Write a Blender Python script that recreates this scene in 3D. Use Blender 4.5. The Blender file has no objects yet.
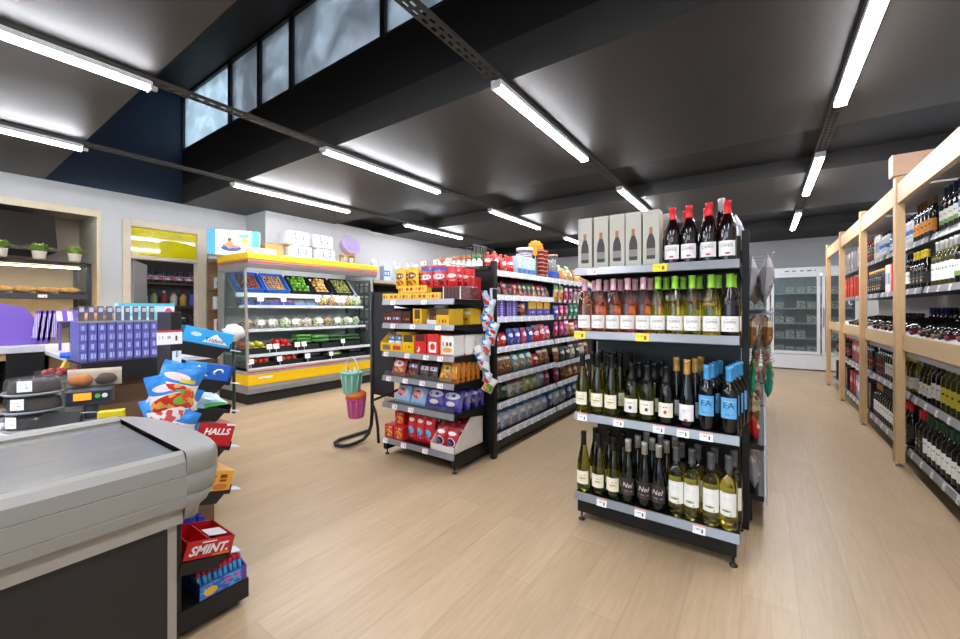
import bpy, bmesh, math, random
from mathutils import Vector, Matrix, noise
random.seed(11)
PI = math.pi
SC = bpy.context.scene
COL = SC.collection
EYE = 1.2
YAW = math.radians(35)

# ------------------------------------------------------------------ colours and materials
def lin(c):
    c = c.lstrip('#')
    if len(c) == 3: c = ''.join(q*2 for q in c)
    r = [int(c[i:i+2], 16)/255 for i in (0, 2, 4)]
    return tuple((x/12.92 if x <= .04045 else ((x+.055)/1.055)**2.4) for x in r) + (1,)

MATS = {}
def base_mat(name):
    m = bpy.data.materials.new(name)
    m.use_nodes = True
    nt = m.node_tree
    return m, nt, nt.nodes['Principled BSDF']

def sset(b, **k):
    for key, v in k.items():
        b.inputs[key.replace('_', ' ')].default_value = v

def mat(name, col, rough=.5, metal=0., var=.06, vscale=9., bump=0., bscale=60., trans=0., emit=None, es=0., coat=0., ior=1.45, alpha=1., spec=.5, stretch=None):
    """Procedural material: a base colour with soft noise variation (and bump)."""
    if name in MATS: return MATS[name]
    m, nt, b = base_mat(name)
    sset(b, Roughness=rough, Metallic=metal, IOR=ior, Alpha=alpha)
    b.inputs['Transmission Weight'].default_value = trans
    b.inputs['Coat Weight'].default_value = coat
    b.inputs['Specular IOR Level'].default_value = spec
    c = lin(col)
    tc = nt.nodes.new('ShaderNodeTexCoord')
    vec = tc.outputs['Object']
    if stretch:
        mp = nt.nodes.new('ShaderNodeMapping'); mp.inputs['Scale'].default_value = stretch
        nt.links.new(vec, mp.inputs['Vector']); vec = mp.outputs['Vector']
    nz = nt.nodes.new('ShaderNodeTexNoise')
    nz.inputs['Scale'].default_value = vscale; nz.inputs['Detail'].default_value = 3
    nt.links.new(vec, nz.inputs['Vector'])
    rp = nt.nodes.new('ShaderNodeValToRGB')
    k0, k1 = 1-var, 1+var
    rp.color_ramp.elements[0].position = .3; rp.color_ramp.elements[1].position = .7
    rp.color_ramp.elements[0].color = (c[0]*k0, c[1]*k0, c[2]*k0, 1)
    rp.color_ramp.elements[1].color = (min(1, c[0]*k1), min(1, c[1]*k1), min(1, c[2]*k1), 1)
    nt.links.new(nz.outputs['Fac'], rp.inputs['Fac'])
    nt.links.new(rp.outputs['Color'], b.inputs['Base Color'])
    if bump:
        n2 = nt.nodes.new('ShaderNodeTexNoise'); n2.inputs['Scale'].default_value = bscale
        nt.links.new(vec, n2.inputs['Vector'])
        bp = nt.nodes.new('ShaderNodeBump'); bp.inputs['Strength'].default_value = bump; bp.inputs['Distance'].default_value = .01
        nt.links.new(n2.outputs['Fac'], bp.inputs['Height']); nt.links.new(bp.outputs['Normal'], b.inputs['Normal'])
    if emit:
        b.inputs['Emission Color'].default_value = lin(emit); b.inputs['Emission Strength'].default_value = es
    MATS[name] = m
    return m

def mth(nt, op, a, b=None):
    n = nt.nodes.new('ShaderNodeMath'); n.operation = op
    for i, x in enumerate((a, b)):
        if x is None: continue
        if isinstance(x, (int, float)): n.inputs[i].default_value = x
        else: nt.links.new(x, n.inputs[i])
    return n.outputs[0]

def mixc(nt, fac, a, b):
    n = nt.nodes.new('ShaderNodeMix'); n.data_type = 'RGBA'
    nt.links.new(fac, n.inputs[0])
    for i, x in ((6, a), (7, b)):
        if isinstance(x, tuple): n.inputs[i].default_value = x
        else: nt.links.new(x, n.inputs[i])
    return n.outputs[2]

def print_mat(name, base, items=(), axes='xz', rough=.35, metal=0., coat=0., wrinkle=0.):
    """Printed packaging: items are ellipses (e), rectangles (r), lettering-like rows (t), pictures (v) and stripes (s)
    laid out on the pack's own 0..1 face coordinates."""
    if name in MATS: return MATS[name]
    m, nt, b = base_mat(name)
    sset(b, Roughness=rough, Metallic=metal)
    b.inputs['Coat Weight'].default_value = coat
    tc = nt.nodes.new('ShaderNodeTexCoord')
    sp = nt.nodes.new('ShaderNodeSeparateXYZ'); nt.links.new(tc.outputs['Generated'], sp.inputs[0])
    ax = {'x': 0, 'y': 1, 'z': 2}
    X, Z = sp.outputs[ax[axes[0]]], sp.outputs[ax[axes[1]]]
    def rect(x0, x1, z0, z1):
        a = mth(nt, 'MULTIPLY', mth(nt, 'GREATER_THAN', X, x0), mth(nt, 'LESS_THAN', X, x1))
        c = mth(nt, 'MULTIPLY', mth(nt, 'GREATER_THAN', Z, z0), mth(nt, 'LESS_THAN', Z, z1))
        return mth(nt, 'MULTIPLY', a, c)
    def ell(cx, cz, rx, rz):
        a = mth(nt, 'POWER', mth(nt, 'ABSOLUTE', mth(nt, 'DIVIDE', mth(nt, 'SUBTRACT', X, cx), rx)), 2.)
        c = mth(nt, 'POWER', mth(nt, 'ABSOLUTE', mth(nt, 'DIVIDE', mth(nt, 'SUBTRACT', Z, cz), rz)), 2.)
        return mth(nt, 'LESS_THAN', mth(nt, 'ADD', a, c), 1.)
    col = lin(base)
    for it in items:
        k = it[0]
        if k == 'e': col = mixc(nt, ell(*it[1:5]), col, lin(it[5]))
        elif k == 'r': col = mixc(nt, rect(*it[1:5]), col, lin(it[5]))
        elif k == 't':
            x0, x1, z0, z1, cc = it[1:6]
            f = 60/(x1-x0+.3) if len(it) < 7 else it[6]
            w = mth(nt, 'GREATER_THAN', mth(nt, 'SINE', mth(nt, 'MULTIPLY', X, f)), -.35)
            w2 = mth(nt, 'GREATER_THAN', mth(nt, 'SINE', mth(nt, 'ADD', mth(nt, 'MULTIPLY', X, f*.377), 1.3)), -.8)
            col = mixc(nt, mth(nt, 'MULTIPLY', rect(x0, x1, z0, z1), mth(nt, 'MULTIPLY', w, w2)), col, lin(cc))
        elif k == 's':
            x0, x1, z0, z1, cc, n, along = it[1:8]
            w = mth(nt, 'GREATER_THAN', mth(nt, 'SINE', mth(nt, 'MULTIPLY', X if along == 'x' else Z, n*2*PI)), 0.)
            col = mixc(nt, mth(nt, 'MULTIPLY', rect(x0, x1, z0, z1), w), col, lin(cc))
        elif k == 'v':
            cx, cz, rx, rz, c1, c2, scl = it[1:8]
            vo = nt.nodes.new('ShaderNodeTexVoronoi'); vo.inputs['Scale'].default_value = scl
            nt.links.new(tc.outputs['Generated'], vo.inputs['Vector'])
            sc_ = nt.nodes.new('ShaderNodeSeparateColor'); nt.links.new(vo.outputs['Color'], sc_.inputs[0])
            pic = mixc(nt, mth(nt, 'GREATER_THAN', sc_.outputs[0], .5), lin(c1), lin(c2))
            col = mixc(nt, ell(cx, cz, rx, rz), col, pic)
    if isinstance(col, tuple): b.inputs['Base Color'].default_value = col
    else: nt.links.new(col, b.inputs['Base Color'])
    if wrinkle:
        n2 = nt.nodes.new('ShaderNodeTexNoise'); n2.inputs['Scale'].default_value = 5; n2.inputs['Detail'].default_value = 2
        nt.links.new(tc.outputs['Generated'], n2.inputs['Vector'])
        bp = nt.nodes.new('ShaderNodeBump'); bp.inputs['Strength'].default_value = wrinkle; bp.inputs['Distance'].default_value = .02
        nt.links.new(n2.outputs['Fac'], bp.inputs['Height']); nt.links.new(bp.outputs['Normal'], b.inputs['Normal'])
    MATS[name] = m
    return m

def glass_mat(name, tint='#ffffff', clear=.8, rough=.05, body=.3):
    """Thin clear sheet: mostly see-through with a glossy reflection."""
    if name in MATS: return MATS[name]
    m, nt, b = base_mat(name)
    sset(b, Roughness=rough); b.inputs['Base Color'].default_value = tuple(q*body for q in lin(tint)[:3])+(1,)
    tr = nt.nodes.new('ShaderNodeBsdfTransparent'); tr.inputs[0].default_value = lin(tint)
    mx = nt.nodes.new('ShaderNodeMixShader'); mx.inputs[0].default_value = 1-clear
    fr = nt.nodes.new('ShaderNodeTexNoise'); fr.inputs['Scale'].default_value = 4
    f2 = mth(nt, 'ADD', mth(nt, 'MULTIPLY', fr.outputs['Fac'], .06), 1-clear-.03)
    nt.links.new(f2, mx.inputs[0])
    nt.links.new(tr.outputs[0], mx.inputs[1]); nt.links.new(b.outputs[0], mx.inputs[2])
    nt.links.new(mx.outputs[0], nt.nodes['Material Output'].inputs['Surface'])
    MATS[name] = m
    return m

# ------------------------------------------------------------------ mesh builder
class MB:
    def __init__(s): s.v = []; s.f = []; s.m = []; s.sm = []
    def add(s, vs, fs, m=0, smooth=False, M=None):
        o = len(s.v)
        s.v += [(M @ Vector(p) if M else Vector(p)) for p in vs]
        for f in fs:
            s.f.append([i+o for i in f]); s.m.append(m); s.sm.append(smooth)
        return s
    def box(s, x0, x1, y0, y1, z0, z1, m=0, M=None):
        v = [(x0,y0,z0),(x1,y0,z0),(x1,y1,z0),(x0,y1,z0),(x0,y0,z1),(x1,y0,z1),(x1,y1,z1),(x0,y1,z1)]
        return s.add(v, [(0,3,2,1),(4,5,6,7),(0,1,5,4),(1,2,6,5),(2,3,7,6),(3,0,4,7)], m, False, M)
    def lathe(s, prof, seg=20, m=0, M=None, cx=0, cy=0, mfun=None):
        vs, fs, ms = [], [], []
        for (r, z) in prof:
            for i in range(seg):
                a = 2*PI*i/seg
                vs.append((cx+r*math.cos(a), cy+r*math.sin(a), z))
        o = len(s.v)
        s.v += [(M @ Vector(p) if M else Vector(p)) for p in vs]
        for k in range(len(prof)-1):
            for i in range(seg):
                j = (i+1) % seg
                s.f.append([o+k*seg+i, o+k*seg+j, o+(k+1)*seg+j, o+(k+1)*seg+i])
                s.m.append(mfun(k) if mfun else m); s.sm.append(True)
        if prof[0][0] > 1e-5:
            s.f.append([o+i for i in range(seg)][::-1]); s.m.append(mfun(0) if mfun else m); s.sm.append(False)
        if prof[-1][0] > 1e-5:
            q = (len(prof)-1)*seg
            s.f.append([o+q+i for i in range(seg)]); s.m.append(mfun(len(prof)-2) if mfun else m); s.sm.append(False)
        return s
    def cyl(s, cx, cy, z0, z1, r, seg=14, m=0, M=None): return s.lathe([(r, z0), (r, z1)], seg, m, M, cx, cy)
    def ball(s, cx, cy, cz, rx, ry, rz, seg=12, rings=8, m=0, M=None, jit=0., sd=0):
        vs, fs = [], []
        for k in range(rings+1):
            p = PI*k/rings
            for i in range(seg):
                a = 2*PI*i/seg
                d = Vector((math.sin(p)*math.cos(a), math.sin(p)*math.sin(a), -math.cos(p)))
                q = 1+(noise.noise(d*1.7+Vector((sd, sd*.7, 0)))*jit if jit else 0)
                vs.append((cx+rx*d.x*q, cy+ry*d.y*q, cz+rz*d.z*q))
        for k in range(rings):
            for i in range(seg):
                j = (i+1) % seg
                fs.append((k*seg+i, k*seg+j, (k+1)*seg+j, (k+1)*seg+i))
        return s.add(vs, fs, m, True, M)
    def tube(s, pts, r, seg=8, m=0, M=None, closed=False):
        pts = [Vector(p) for p in pts]; n = len(pts); vs = []; fs = []
        up = None
        for i, p in enumerate(pts):
            a = pts[(i-1) % n] if (closed or i > 0) else p
            b = pts[(i+1) % n] if (closed or i < n-1) else p
            t = (b-a).normalized()
            if up is None or abs(up.dot(t)) > .98: up = Vector((0,0,1)) if abs(t.z) < .9 else Vector((1,0,0))
            x = t.cross(up).normalized(); y = x.cross(t).normalized(); up = y
            rr = r[i] if isinstance(r, (list, tuple)) else r
            for k in range(seg):
                q = 2*PI*k/seg
                vs.append(p+x*rr*math.cos(q)+y*rr*math.sin(q))
        for i in range(n if closed else n-1):
            i2 = (i+1) % n
            for k in range(seg):
                k2 = (k+1) % seg
                fs.append((i*seg+k, i2*seg+k, i2*seg+k2, i*seg+k2))
        if not closed:
            fs.append(tuple(range(seg))); fs.append(tuple((n-1)*seg+k for k in range(seg))[::-1])
        return s.add(vs, fs, m, True, M)
    def prism(s, poly, axis, a, b, m=0, M=None, smooth=False):
        """poly in the two other axes (in xyz order), pushed along axis from a to b."""
        n = len(poly)
        def P(u, w, t): return {'x': (t, u, w), 'y': (u, t, w), 'z': (u, w, t)}[axis]
        vs = [P(u, w, a) for u, w in poly]+[P(u, w, b) for u, w in poly]
        s.add(vs, [(i, (i+1) % n, n+(i+1) % n, n+i) for i in range(n)], m, smooth, M)
        o = len(s.v)-2*n
        s.f.append([o+i for i in range(n)][::-1]); s.m.append(m); s.sm.append(False)
        s.f.append([o+n+i for i in range(n)]); s.m.append(m); s.sm.append(False)
        return s
    def grid(s, rows, m=0, smooth=True, M=None):
        h, w = len(rows), len(rows[0])
        vs = [p for r in rows for p in r]
        return s.add(vs, [(i*w+j, i*w+j+1, (i+1)*w+j+1, (i+1)*w+j) for i in range(h-1) for j in range(w-1)], m, smooth, M)
    def mesh(s, name, mats, bev=0., seg=2):
        me = bpy.data.meshes.new(name)
        me.from_pydata([tuple(p) for p in s.v], [], s.f)
        if not isinstance(mats, (list, tuple)): mats = [mats]
        for mm in mats: me.materials.append(mm)
        me.polygons.foreach_set('material_index', s.m)
        me.polygons.foreach_set('use_smooth', s.sm)
        bm = bmesh.new(); bm.from_mesh(me)
        bmesh.ops.recalc_face_normals(bm, faces=bm.faces)
        if bev:
            es = [e for e in bm.edges if len(e.link_faces) == 2 and e.calc_face_angle(0) > .6]
            bmesh.ops.bevel(bm, geom=es, offset=bev, segments=seg, affect='EDGES', profile=.5, clamp_overlap=True)
        bm.to_mesh(me); bm.free()
        me.update()
        return me

# ------------------------------------------------------------------ objects
def link(name, me, parent=None, loc=(0,0,0), rz=0., rx=0., ry=0., sc=None):
    o = bpy.data.objects.new(name, me); COL.objects.link(o)
    if parent: o.parent = parent
    o.location = loc; o.rotation_euler = (rx, ry, rz)
    if sc: o.scale = sc if isinstance(sc, tuple) else (sc, sc, sc)
    return o
def tag(o, label, cat, group=None, kind=None):
    o['label'] = label; o['category'] = cat
    if group: o['group'] = group
    if kind: o['kind'] = kind
    return o
def empty(name, loc, label, cat, group=None, rz=0.):
    return tag(link(name, None, None, loc, rz), label, cat, group)
def part(name, mb, mats, parent, bev=0., label=None, loc=(0,0,0), **k):
    o = link(name, mb.mesh(name, mats, bev), parent, loc, **k)
    if label: o['label'] = label
    return o
def struct(name, mb, mats, parent=None, bev=0.):
    o = link(name, mb.mesh(name, mats, bev), parent)
    if not parent: o['kind'] = 'structure'
    return o

class Proto:
    """One kind of article: a root mesh (or none) with parts and sub-parts that share mesh data between copies."""
    def __init__(s, name, cat, me=None, parts=()):
        s.name, s.cat, s.me, s.parts = name, cat, me, list(parts)
    def put(s, label, loc, rz=0., rx=0., ry=0., group=None, sc=None):
        r = tag(link(s.name, s.me, None, loc, rz, rx, ry, sc), label, s.cat, group)
        for p in s.parts:
            o = link(p[0], p[1], r)
            if len(p) > 2:
                for q in p[2]: link(q[0], q[1], o)
        return r

ORD = ['first', 'second', 'third', 'fourth', 'fifth', 'sixth', 'seventh', 'eighth', 'ninth', 'tenth', 'eleventh', 'twelfth',
       'thirteenth', 'fourteenth', 'fifteenth', 'sixteenth', 'seventeenth', 'eighteenth']

def text_mesh(s, size, bend=None, shear=0., extrude=.0004, m=None, bold=0., name='lettering'):
    """Lettering as a mesh in the XZ plane facing -Y, centred; bend wraps it round a bottle of that radius."""
    cu = bpy.data.curves.new('t', 'FONT'); cu.body = s; cu.size = size; cu.align_x = 'CENTER'; cu.align_y = 'CENTER'
    cu.shear = shear; cu.extrude = extrude; cu.offset = bold; cu.resolution_u = 3
    o = bpy.data.objects.new('t', cu); COL.objects.link(o)
    dg = bpy.context.evaluated_depsgraph_get(); dg.update()
    me = bpy.data.meshes.new_from_object(o.evaluated_get(dg)); me.name = name
    bpy.data.objects.remove(o); bpy.data.curves.remove(cu)
    for v in me.vertices:
        x, y, z = v.co
        v.co = (x, -z, y) if not bend else ((bend+z)*math.sin(x/bend), -(bend+z)*math.cos(x/bend), y)
    me.materials.clear(); me.materials.append(m)
    return me
# ================================================================== SETTING
M_white = mat('wall_paint', '#bfbfbf', .75, var=.02, bump=.05)
M_greywall = mat('back_wall_paint', '#b9b9bb', .75, var=.03)
M_panel = mat('ceiling_panel_paint', '#34302e', .5, var=.10, vscale=1.2, bump=.08, bscale=120)
M_black_paint = mat('black_ceiling_paint', '#151516', .6, var=.08)
M_frame_beige = mat('beige_door_frame', '#cdbfa9', .5, var=.04)
M_steel_dark = mat('black_shelf_steel', '#161617', .42, .3, var=.1)
M_rail = mat('silver_price_rail', '#93949a', .33, .35, var=.05)
M_black_plastic = mat('black_plastic', '#18181a', .4, var=.1)
M_tag = print_mat('price_card', '#f4f2f0', [('r', .0, 1, .8, 1, '#e8a9a4'), ('t', .08, .55, .45, .62, '#777777', 40), ('r', .68, .8, .18, .6, '#333333')])
M_tag_y = print_mat('yellow_price_card', '#f7d417', [('t', .1, .5, .5, .75, '#b08f10', 30), ('r', .64, .82, .2, .7, '#6a5a10')])

def floor_material():
    m, nt, b = base_mat('oak_plank_floor')
    tc = nt.nodes.new('ShaderNodeTexCoord')
    mp = nt.nodes.new('ShaderNodeMapping'); mp.inputs['Rotation'].default_value = (0, 0, PI/2); mp.inputs['Location'].default_value = (.31, .07, 0)
    nt.links.new(tc.outputs['Object'], mp.inputs[0])
    br = nt.nodes.new('ShaderNodeTexBrick')
    br.offset = .37; br.offset_frequency = 2
    for k, v in (('Color1', lin('#baa182')), ('Color2', lin('#b09777')), ('Mortar', lin('#a18a6e'))): br.inputs[k].default_value = v
    for k, v in (('Scale', 1.), ('Mortar Size', .0013), ('Mortar Smooth', .2), ('Brick Width', 1.25), ('Row Height', .19)): br.inputs[k].default_value = v
    nt.links.new(mp.outputs[0], br.inputs['Vector'])
    m2 = nt.nodes.new('ShaderNodeMapping'); m2.inputs['Scale'].default_value = (14, .9, 1)
    nt.links.new(tc.outputs['Object'], m2.inputs[0])
    nz = nt.nodes.new('ShaderNodeTexNoise'); nz.inputs['Scale'].default_value = 4.5; nz.inputs['Detail'].default_value = 6; nz.inputs['Roughness'].default_value = .65
    nt.links.new(m2.outputs[0], nz.inputs['Vector'])
    rp = nt.nodes.new('ShaderNodeValToRGB')
    rp.color_ramp.elements[0].position = .32; rp.color_ramp.elements[0].color = (.88, .86, .84, 1)
    rp.color_ramp.elements[1].position = .68; rp.color_ramp.elements[1].color = (1.04, 1.04, 1.04, 1)
    nt.links.new(nz.outputs['Fac'], rp.inputs[0])
    mx = nt.nodes.new('ShaderNodeMix'); mx.data_type = 'RGBA'; mx.blend_type = 'MULTIPLY'; mx.inputs[0].default_value = 1
    nt.links.new(br.outputs['Color'], mx.inputs[6]); nt.links.new(rp.outputs[0], mx.inputs[7])
    m3 = nt.nodes.new('ShaderNodeMapping'); m3.inputs['Scale'].default_value = (3.5, .7, 1); nt.links.new(tc.outputs['Object'], m3.inputs[0])
    nk = nt.nodes.new('ShaderNodeTexNoise'); nk.inputs['Scale'].default_value = 1.1; nk.inputs['Detail'].default_value = 3
    nt.links.new(m3.outputs[0], nk.inputs['Vector'])
    r3 = nt.nodes.new('ShaderNodeValToRGB'); r3.color_ramp.elements[0].position = .3; r3.color_ramp.elements[0].color = (.93, .92, .91, 1); r3.color_ramp.elements[1].position = .65; r3.color_ramp.elements[1].color = (1.04, 1.04, 1.04, 1)
    nt.links.new(nk.outputs['Fac'], r3.inputs[0])
    m4 = nt.nodes.new('ShaderNodeMix'); m4.data_type = 'RGBA'; m4.blend_type = 'MULTIPLY'; m4.inputs[0].default_value = 1
    nt.links.new(mx.outputs[2], m4.inputs[6]); nt.links.new(r3.outputs[0], m4.inputs[7])
    nt.links.new(m4.outputs[2], b.inputs['Base Color'])
    bp = nt.nodes.new('ShaderNodeBump'); bp.inputs['Strength'].default_value = .08; bp.inputs['Distance'].default_value = .004
    nt.links.new(nz.outputs['Fac'], bp.inputs['Height']); nt.links.new(bp.outputs[0], b.inputs['Normal'])
    sset(b, Roughness=.36); b.inputs['Specular IOR Level'].default_value = .5
    return m
XL, XR, YB, YF, ZC = -6.75, 1.5, 10.9, -4.0, 2.69
struct('floor', MB().box(XL-1.7, XR+.2, YF-.2, YB+.2, -.1, 0), floor_material())

# ceiling: charcoal panels with black recesses between them
for y0, y1 in ((YF, .92), (2.26, 4.33), (5.63, 7.66)):
    struct('ceiling_panel', MB().box(XL, XR, y0, y1, ZC, 2.95), M_panel)
struct('ceiling_panel', MB().box(XL, XR, 9.35, YB, ZC, 2.95), M_black_paint)
c = MB()
c.box(XL, XR, 4.33, 5.63, 2.86, 2.95); c.box(XL, XR, 7.66, 9.35, 2.86, 2.95)
c.box(XL, XR, YF, .9, 2.95, 3.05); c.box(XL, XR, 2.3, YB, 2.95, 3.05)
c.box(XL, XR, .8, 2.4, 4.22, 4.32)
struct('ceiling', c, M_black_paint)
w = MB(); w.box(XL, XR, .82, .92, 2.95, 4.22); w.box(XL-.1, XL, .82, 2.4, 2.69, 4.22); w.box(XR, XR+.1, .82, 2.4, 2.69, 4.22)
struct('trim_2', MB().box(XL, XR, 2.265, 2.34, 2.95, 3.44), M_black_paint)
struct('wall_clerestory', w, mat('daylight_tinted_paint', '#22334a', .6, var=.08))  # blue of the daylight is put into the dark recess wall colour

# clerestory windows
def pane_material(name, lo, hi, scl, tint):
    m, nt, b = base_mat(name)
    tc = nt.nodes.new('ShaderNodeTexCoord')
    nz = nt.nodes.new('ShaderNodeTexNoise'); nz.inputs['Scale'].default_value = scl; nz.inputs['Detail'].default_value = 8; nz.inputs['Distortion'].default_value = 1.2
    nt.links.new(tc.outputs['Object'], nz.inputs['Vector'])
    rp = nt.nodes.new('ShaderNodeValToRGB'); rp.color_ramp.elements[0].position = .46; rp.color_ramp.elements[0].color = (lo*tint[0], lo*tint[1], lo*tint[2], 1)
    rp.color_ramp.elements[1].position = .75; rp.color_ramp.elements[1].color = (hi*tint[0], hi*tint[1], hi*tint[2], 1)
    nt.links.new(nz.outputs['Fac'], rp.inputs[0])
    tl = nt.nodes.new('ShaderNodeBsdfTranslucent'); nt.links.new(rp.outputs[0], tl.inputs[0])
    tr = nt.nodes.new('ShaderNodeBsdfTransparent'); nt.links.new(rp.outputs[0], tr.inputs[0])
    mx = nt.nodes.new('ShaderNodeMixShader'); mx.inputs[0].default_value = .35
    nt.links.new(tl.outputs[0], mx.inputs[1]); nt.links.new(tr.outputs[0], mx.inputs[2])
    m2 = nt.nodes.new('ShaderNodeMixShader'); m2.inputs[0].default_value = .12
    sset(b, Roughness=.2); nt.links.new(mx.outputs[0], m2.inputs[1]); nt.links.new(b.outputs[0], m2.inputs[2])
    nt.links.new(m2.outputs[0], nt.nodes['Material Output'].inputs['Surface'])
    return m
M_pane = pane_material('frosted_pane', .5, .72, 3, (.9, .97, 1)); M_pane_grey = pane_material('grey_frosted_pane', .27, .55, 1.6, (.92, .94, .97))
M_winframe = mat('dark_window_frame', '#23262b', .5)
xs = [XL, -5.31, -4.6, -3.95, -2.57, -1.2, .15, XR]
for i in range(len(xs)-1):
    x0, x1 = xs[i], xs[i+1]
    f = MB()
    t = .03
    f.box(x0, x0+t, 2.26, 2.33, 3.44, 4.22); f.box(x1-t, x1, 2.26, 2.33, 3.44, 4.22)
    f.box(x0+t, x1-t, 2.26, 2.33, 3.44, 3.46); f.box(x0+t, x1-t, 2.26, 2.33, 4.19, 4.22)
    wf = struct('window_%d' % (i+1), f, M_winframe)
    struct('pane', MB().box(x0+t, x1-t, 2.29, 2.3, 3.46, 4.19), M_pane if i == 0 else M_pane_grey, wf)

# walls
DZ = 2.36
w = MB()
w.box(XL-.12, XL, YF, -2.2, 0, ZC); w.box(XL-.12, XL, -2.2, 1.37, 2.39, ZC); w.box(XL-.12, XL, YF, .82, ZC, 3.05); w.box(XL-.12, XL, 2.4, YB, ZC, 3.05)
w.box(XL-.12, XL, 1.37, 1.606, 0, ZC); w.box(XL-.12, XL, 1.606, 2.55, DZ, ZC); w.box(XL-.12, XL, 2.55, 3.13, 0, ZC)
w.box(XL-.12, -6.15, 3.13, YB, 0, ZC)
struct('wall_left', w, M_white)
n = MB()
n.box(-7.75, -7.65, -2.3, 1.47, 0, 2.6); n.box(-7.65, XL-.12, 1.37, 1.47, 0, 2.6); n.box(-7.65, XL-.12, -2.3, -2.2, 0, 2.6)
n.box(-7.65, XL-.12, -2.2, 1.37, 2.39, 2.6)
struct('wall_bakery_niche', n, mat('niche_paint', '#d0c4b0', .7, var=.03))
struct('trim_1', MB().box(XL, XL+.02, -2.2, 1.39, 2.34, 2.42).box(XL-.12, XL+.015, 1.365, 1.40, 0, 2.42), mat('cream_trim', '#d8c7ab', .6))
n = MB()
n.box(-8.45, -8.4, 1.3, 3.2, 0, 2.6); n.box(-8.4, XL-.12, 3.13, 3.2, 0, 2.6); n.box(-8.4, XL-.12, 1.47, 1.52, 0, 2.6); n.box(-8.4, XL-.12, 1.5, 3.2, 2.4, 2.6)
struct('wall_storeroom', n, mat('storeroom_paint', '#aeb0b4', .8))
struct('wall_back', MB().box(XL, XR+.1, YB, YB+.12, 0, ZC), M_greywall)
struct('wall_right', MB().box(XR, XR+.1, YF, YB, 0, 2.95), M_white)
w = MB(); w.box(XL, -5.2, YF-.1, YF, 0, ZC); w.box(.9, XR, YF-.1, YF, 0, ZC); w.box(-5.2, .9, YF-.1, YF, 0, .35); w.box(-5.2, .9, YF-.1, YF, 2.5, ZC)
struct('wall_front', w, M_white)
f = MB()  # unseen window added behind the camera to let in soft fill daylight
for x in (-5.2, -3.2, -1.15, .84): f.box(x, x+.06, YF-.08, YF-.02, .35, 2.5)
f.box(-5.2, .9, YF-.08, YF-.02, .35, .42); f.box(-5.2, .9, YF-.08, YF-.02, 2.43, 2.5)
wf = struct('window_8', f, M_winframe)
struct('pane', MB().box(-5.14, .84, YF-.055, YF-.045, .42, 2.43), glass_mat('fill_window_glass', '#f4f8f8', .92), wf)

# doorway to the storeroom: beige frame, yellow transom, grey leaf
d = MB()
d.box(XL-.1, XL+.03, 1.606, 1.69, 0, DZ); d.box(XL-.1, XL+.03, 2.44, 2.56, 0, DZ+.01); d.box(XL-.1, XL+.03, 1.69, 2.44, 2.28, DZ+.01); d.box(XL-.1, XL+.03, 1.69, 2.44, 1.86, 1.91)
dr = struct('door_1', d, M_frame_beige, bev=.004)
struct('transom', MB().box(XL-.03, XL-.01, 1.69, 2.44, 1.91, 2.28), mat('yellow_glass', '#c9bd00', .06, var=.03, coat=.6), dr)
dl = MB(); dl.box(0, .82, -.02, .02, 0, 1.85)
leaf = struct('door_leaf', dl, mat('door_grey', '#b3b3b1', .5), dr, bev=.004)
leaf.location = (XL-.1, 1.73, .01); leaf.rotation_euler = (0, 0, math.radians(155))
struct('handle', MB().tube([(.72, -.02, 1.0), (.72, -.06, 1.0), (.60, -.06, 1.0)], .009), mat('dark_handle', '#2c2c2c', .3, .8), leaf)

# ------------------------------------------------------------------ lamps
M_lampbody = mat('lamp_housing', '#c8c8c8', .4, var=.03)
M_emit = mat('led_diffuser', '#ffffff', .5, emit='#f6f8ff', es=1.)
LAMP = 78.
M_emit.node_tree.nodes['Principled BSDF'].inputs['Emission Strength'].default_value = LAMP
hb = MB(); hb.box(-.036, .036, 0, 1.55, .042, .075)
for y in (-.045, 1.55): hb.box(-.015, .015, y, y+.045, .03, .055)
def cap_mesh(y): return MB().box(-.037, .037, y, y+.012, .019, .072).mesh('end_cap', M_lampbody, .003)
df = MB(); df.prism([(-.031, .045), (-.031, .030), (-.024, .0235), (-.008, .021), (.008, .021), (.024, .0235), (.031, .030), (.031, .045)], 'y', .002, 1.548)
lamp = Proto('ceiling_batten_lamp', 'lamp', None, [('housing', hb.mesh('housing', M_lampbody, .003)), ('end_cap', cap_mesh(-.012)), ('end_cap', cap_mesh(1.55)), ('diffuser', df.mesh('diffuser', M_emit))])
ROWX = [.445, -1.39, -3.23, -4.96]
ROWN = ['above the wine aisle', 'above the wine gondola', 'above the snack aisle', 'beside the white wall']
BAYY = [(-3.4, 'behind the checkout'), (-.65, 'over the checkout end'), (2.17, 'just past the skylight'), (4.87, 'in the middle of the room'), (7.55, 'near the back wall')]
for X, rn in zip(ROWX, ROWN):
    for Y, bn in BAYY:
        if X < -2 and Y > 6: continue
        lamp.put('white LED batten lamp %s, %s' % (rn, bn), (X, Y, 2.585), group='ceiling batten lamps')
M_dim = mat('dim_diffuser', '#ffffff', .5, emit='#f6f8ff', es=14.)  # glow of an unseen lamp added to brighten the storeroom
storelamp = Proto('storeroom_fill_lamp', 'lamp', None, lamp.parts[:-1]+[('diffuser', df.mesh('diffuser', M_dim))]); storelamp.put('white batten fill lamp added unseen inside the storeroom behind the doorway', (-7.3, 1.62, 2.31))
for X, Y in ((-3.23, 7.55),):
    lamp.put('white LED batten lamp above the snack aisle, near the back wall', (X, Y, 2.585), group='ceiling batten lamps')
M_tray = mat('perforated_tray_metal', '#4a4846', .5, .6)
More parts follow.
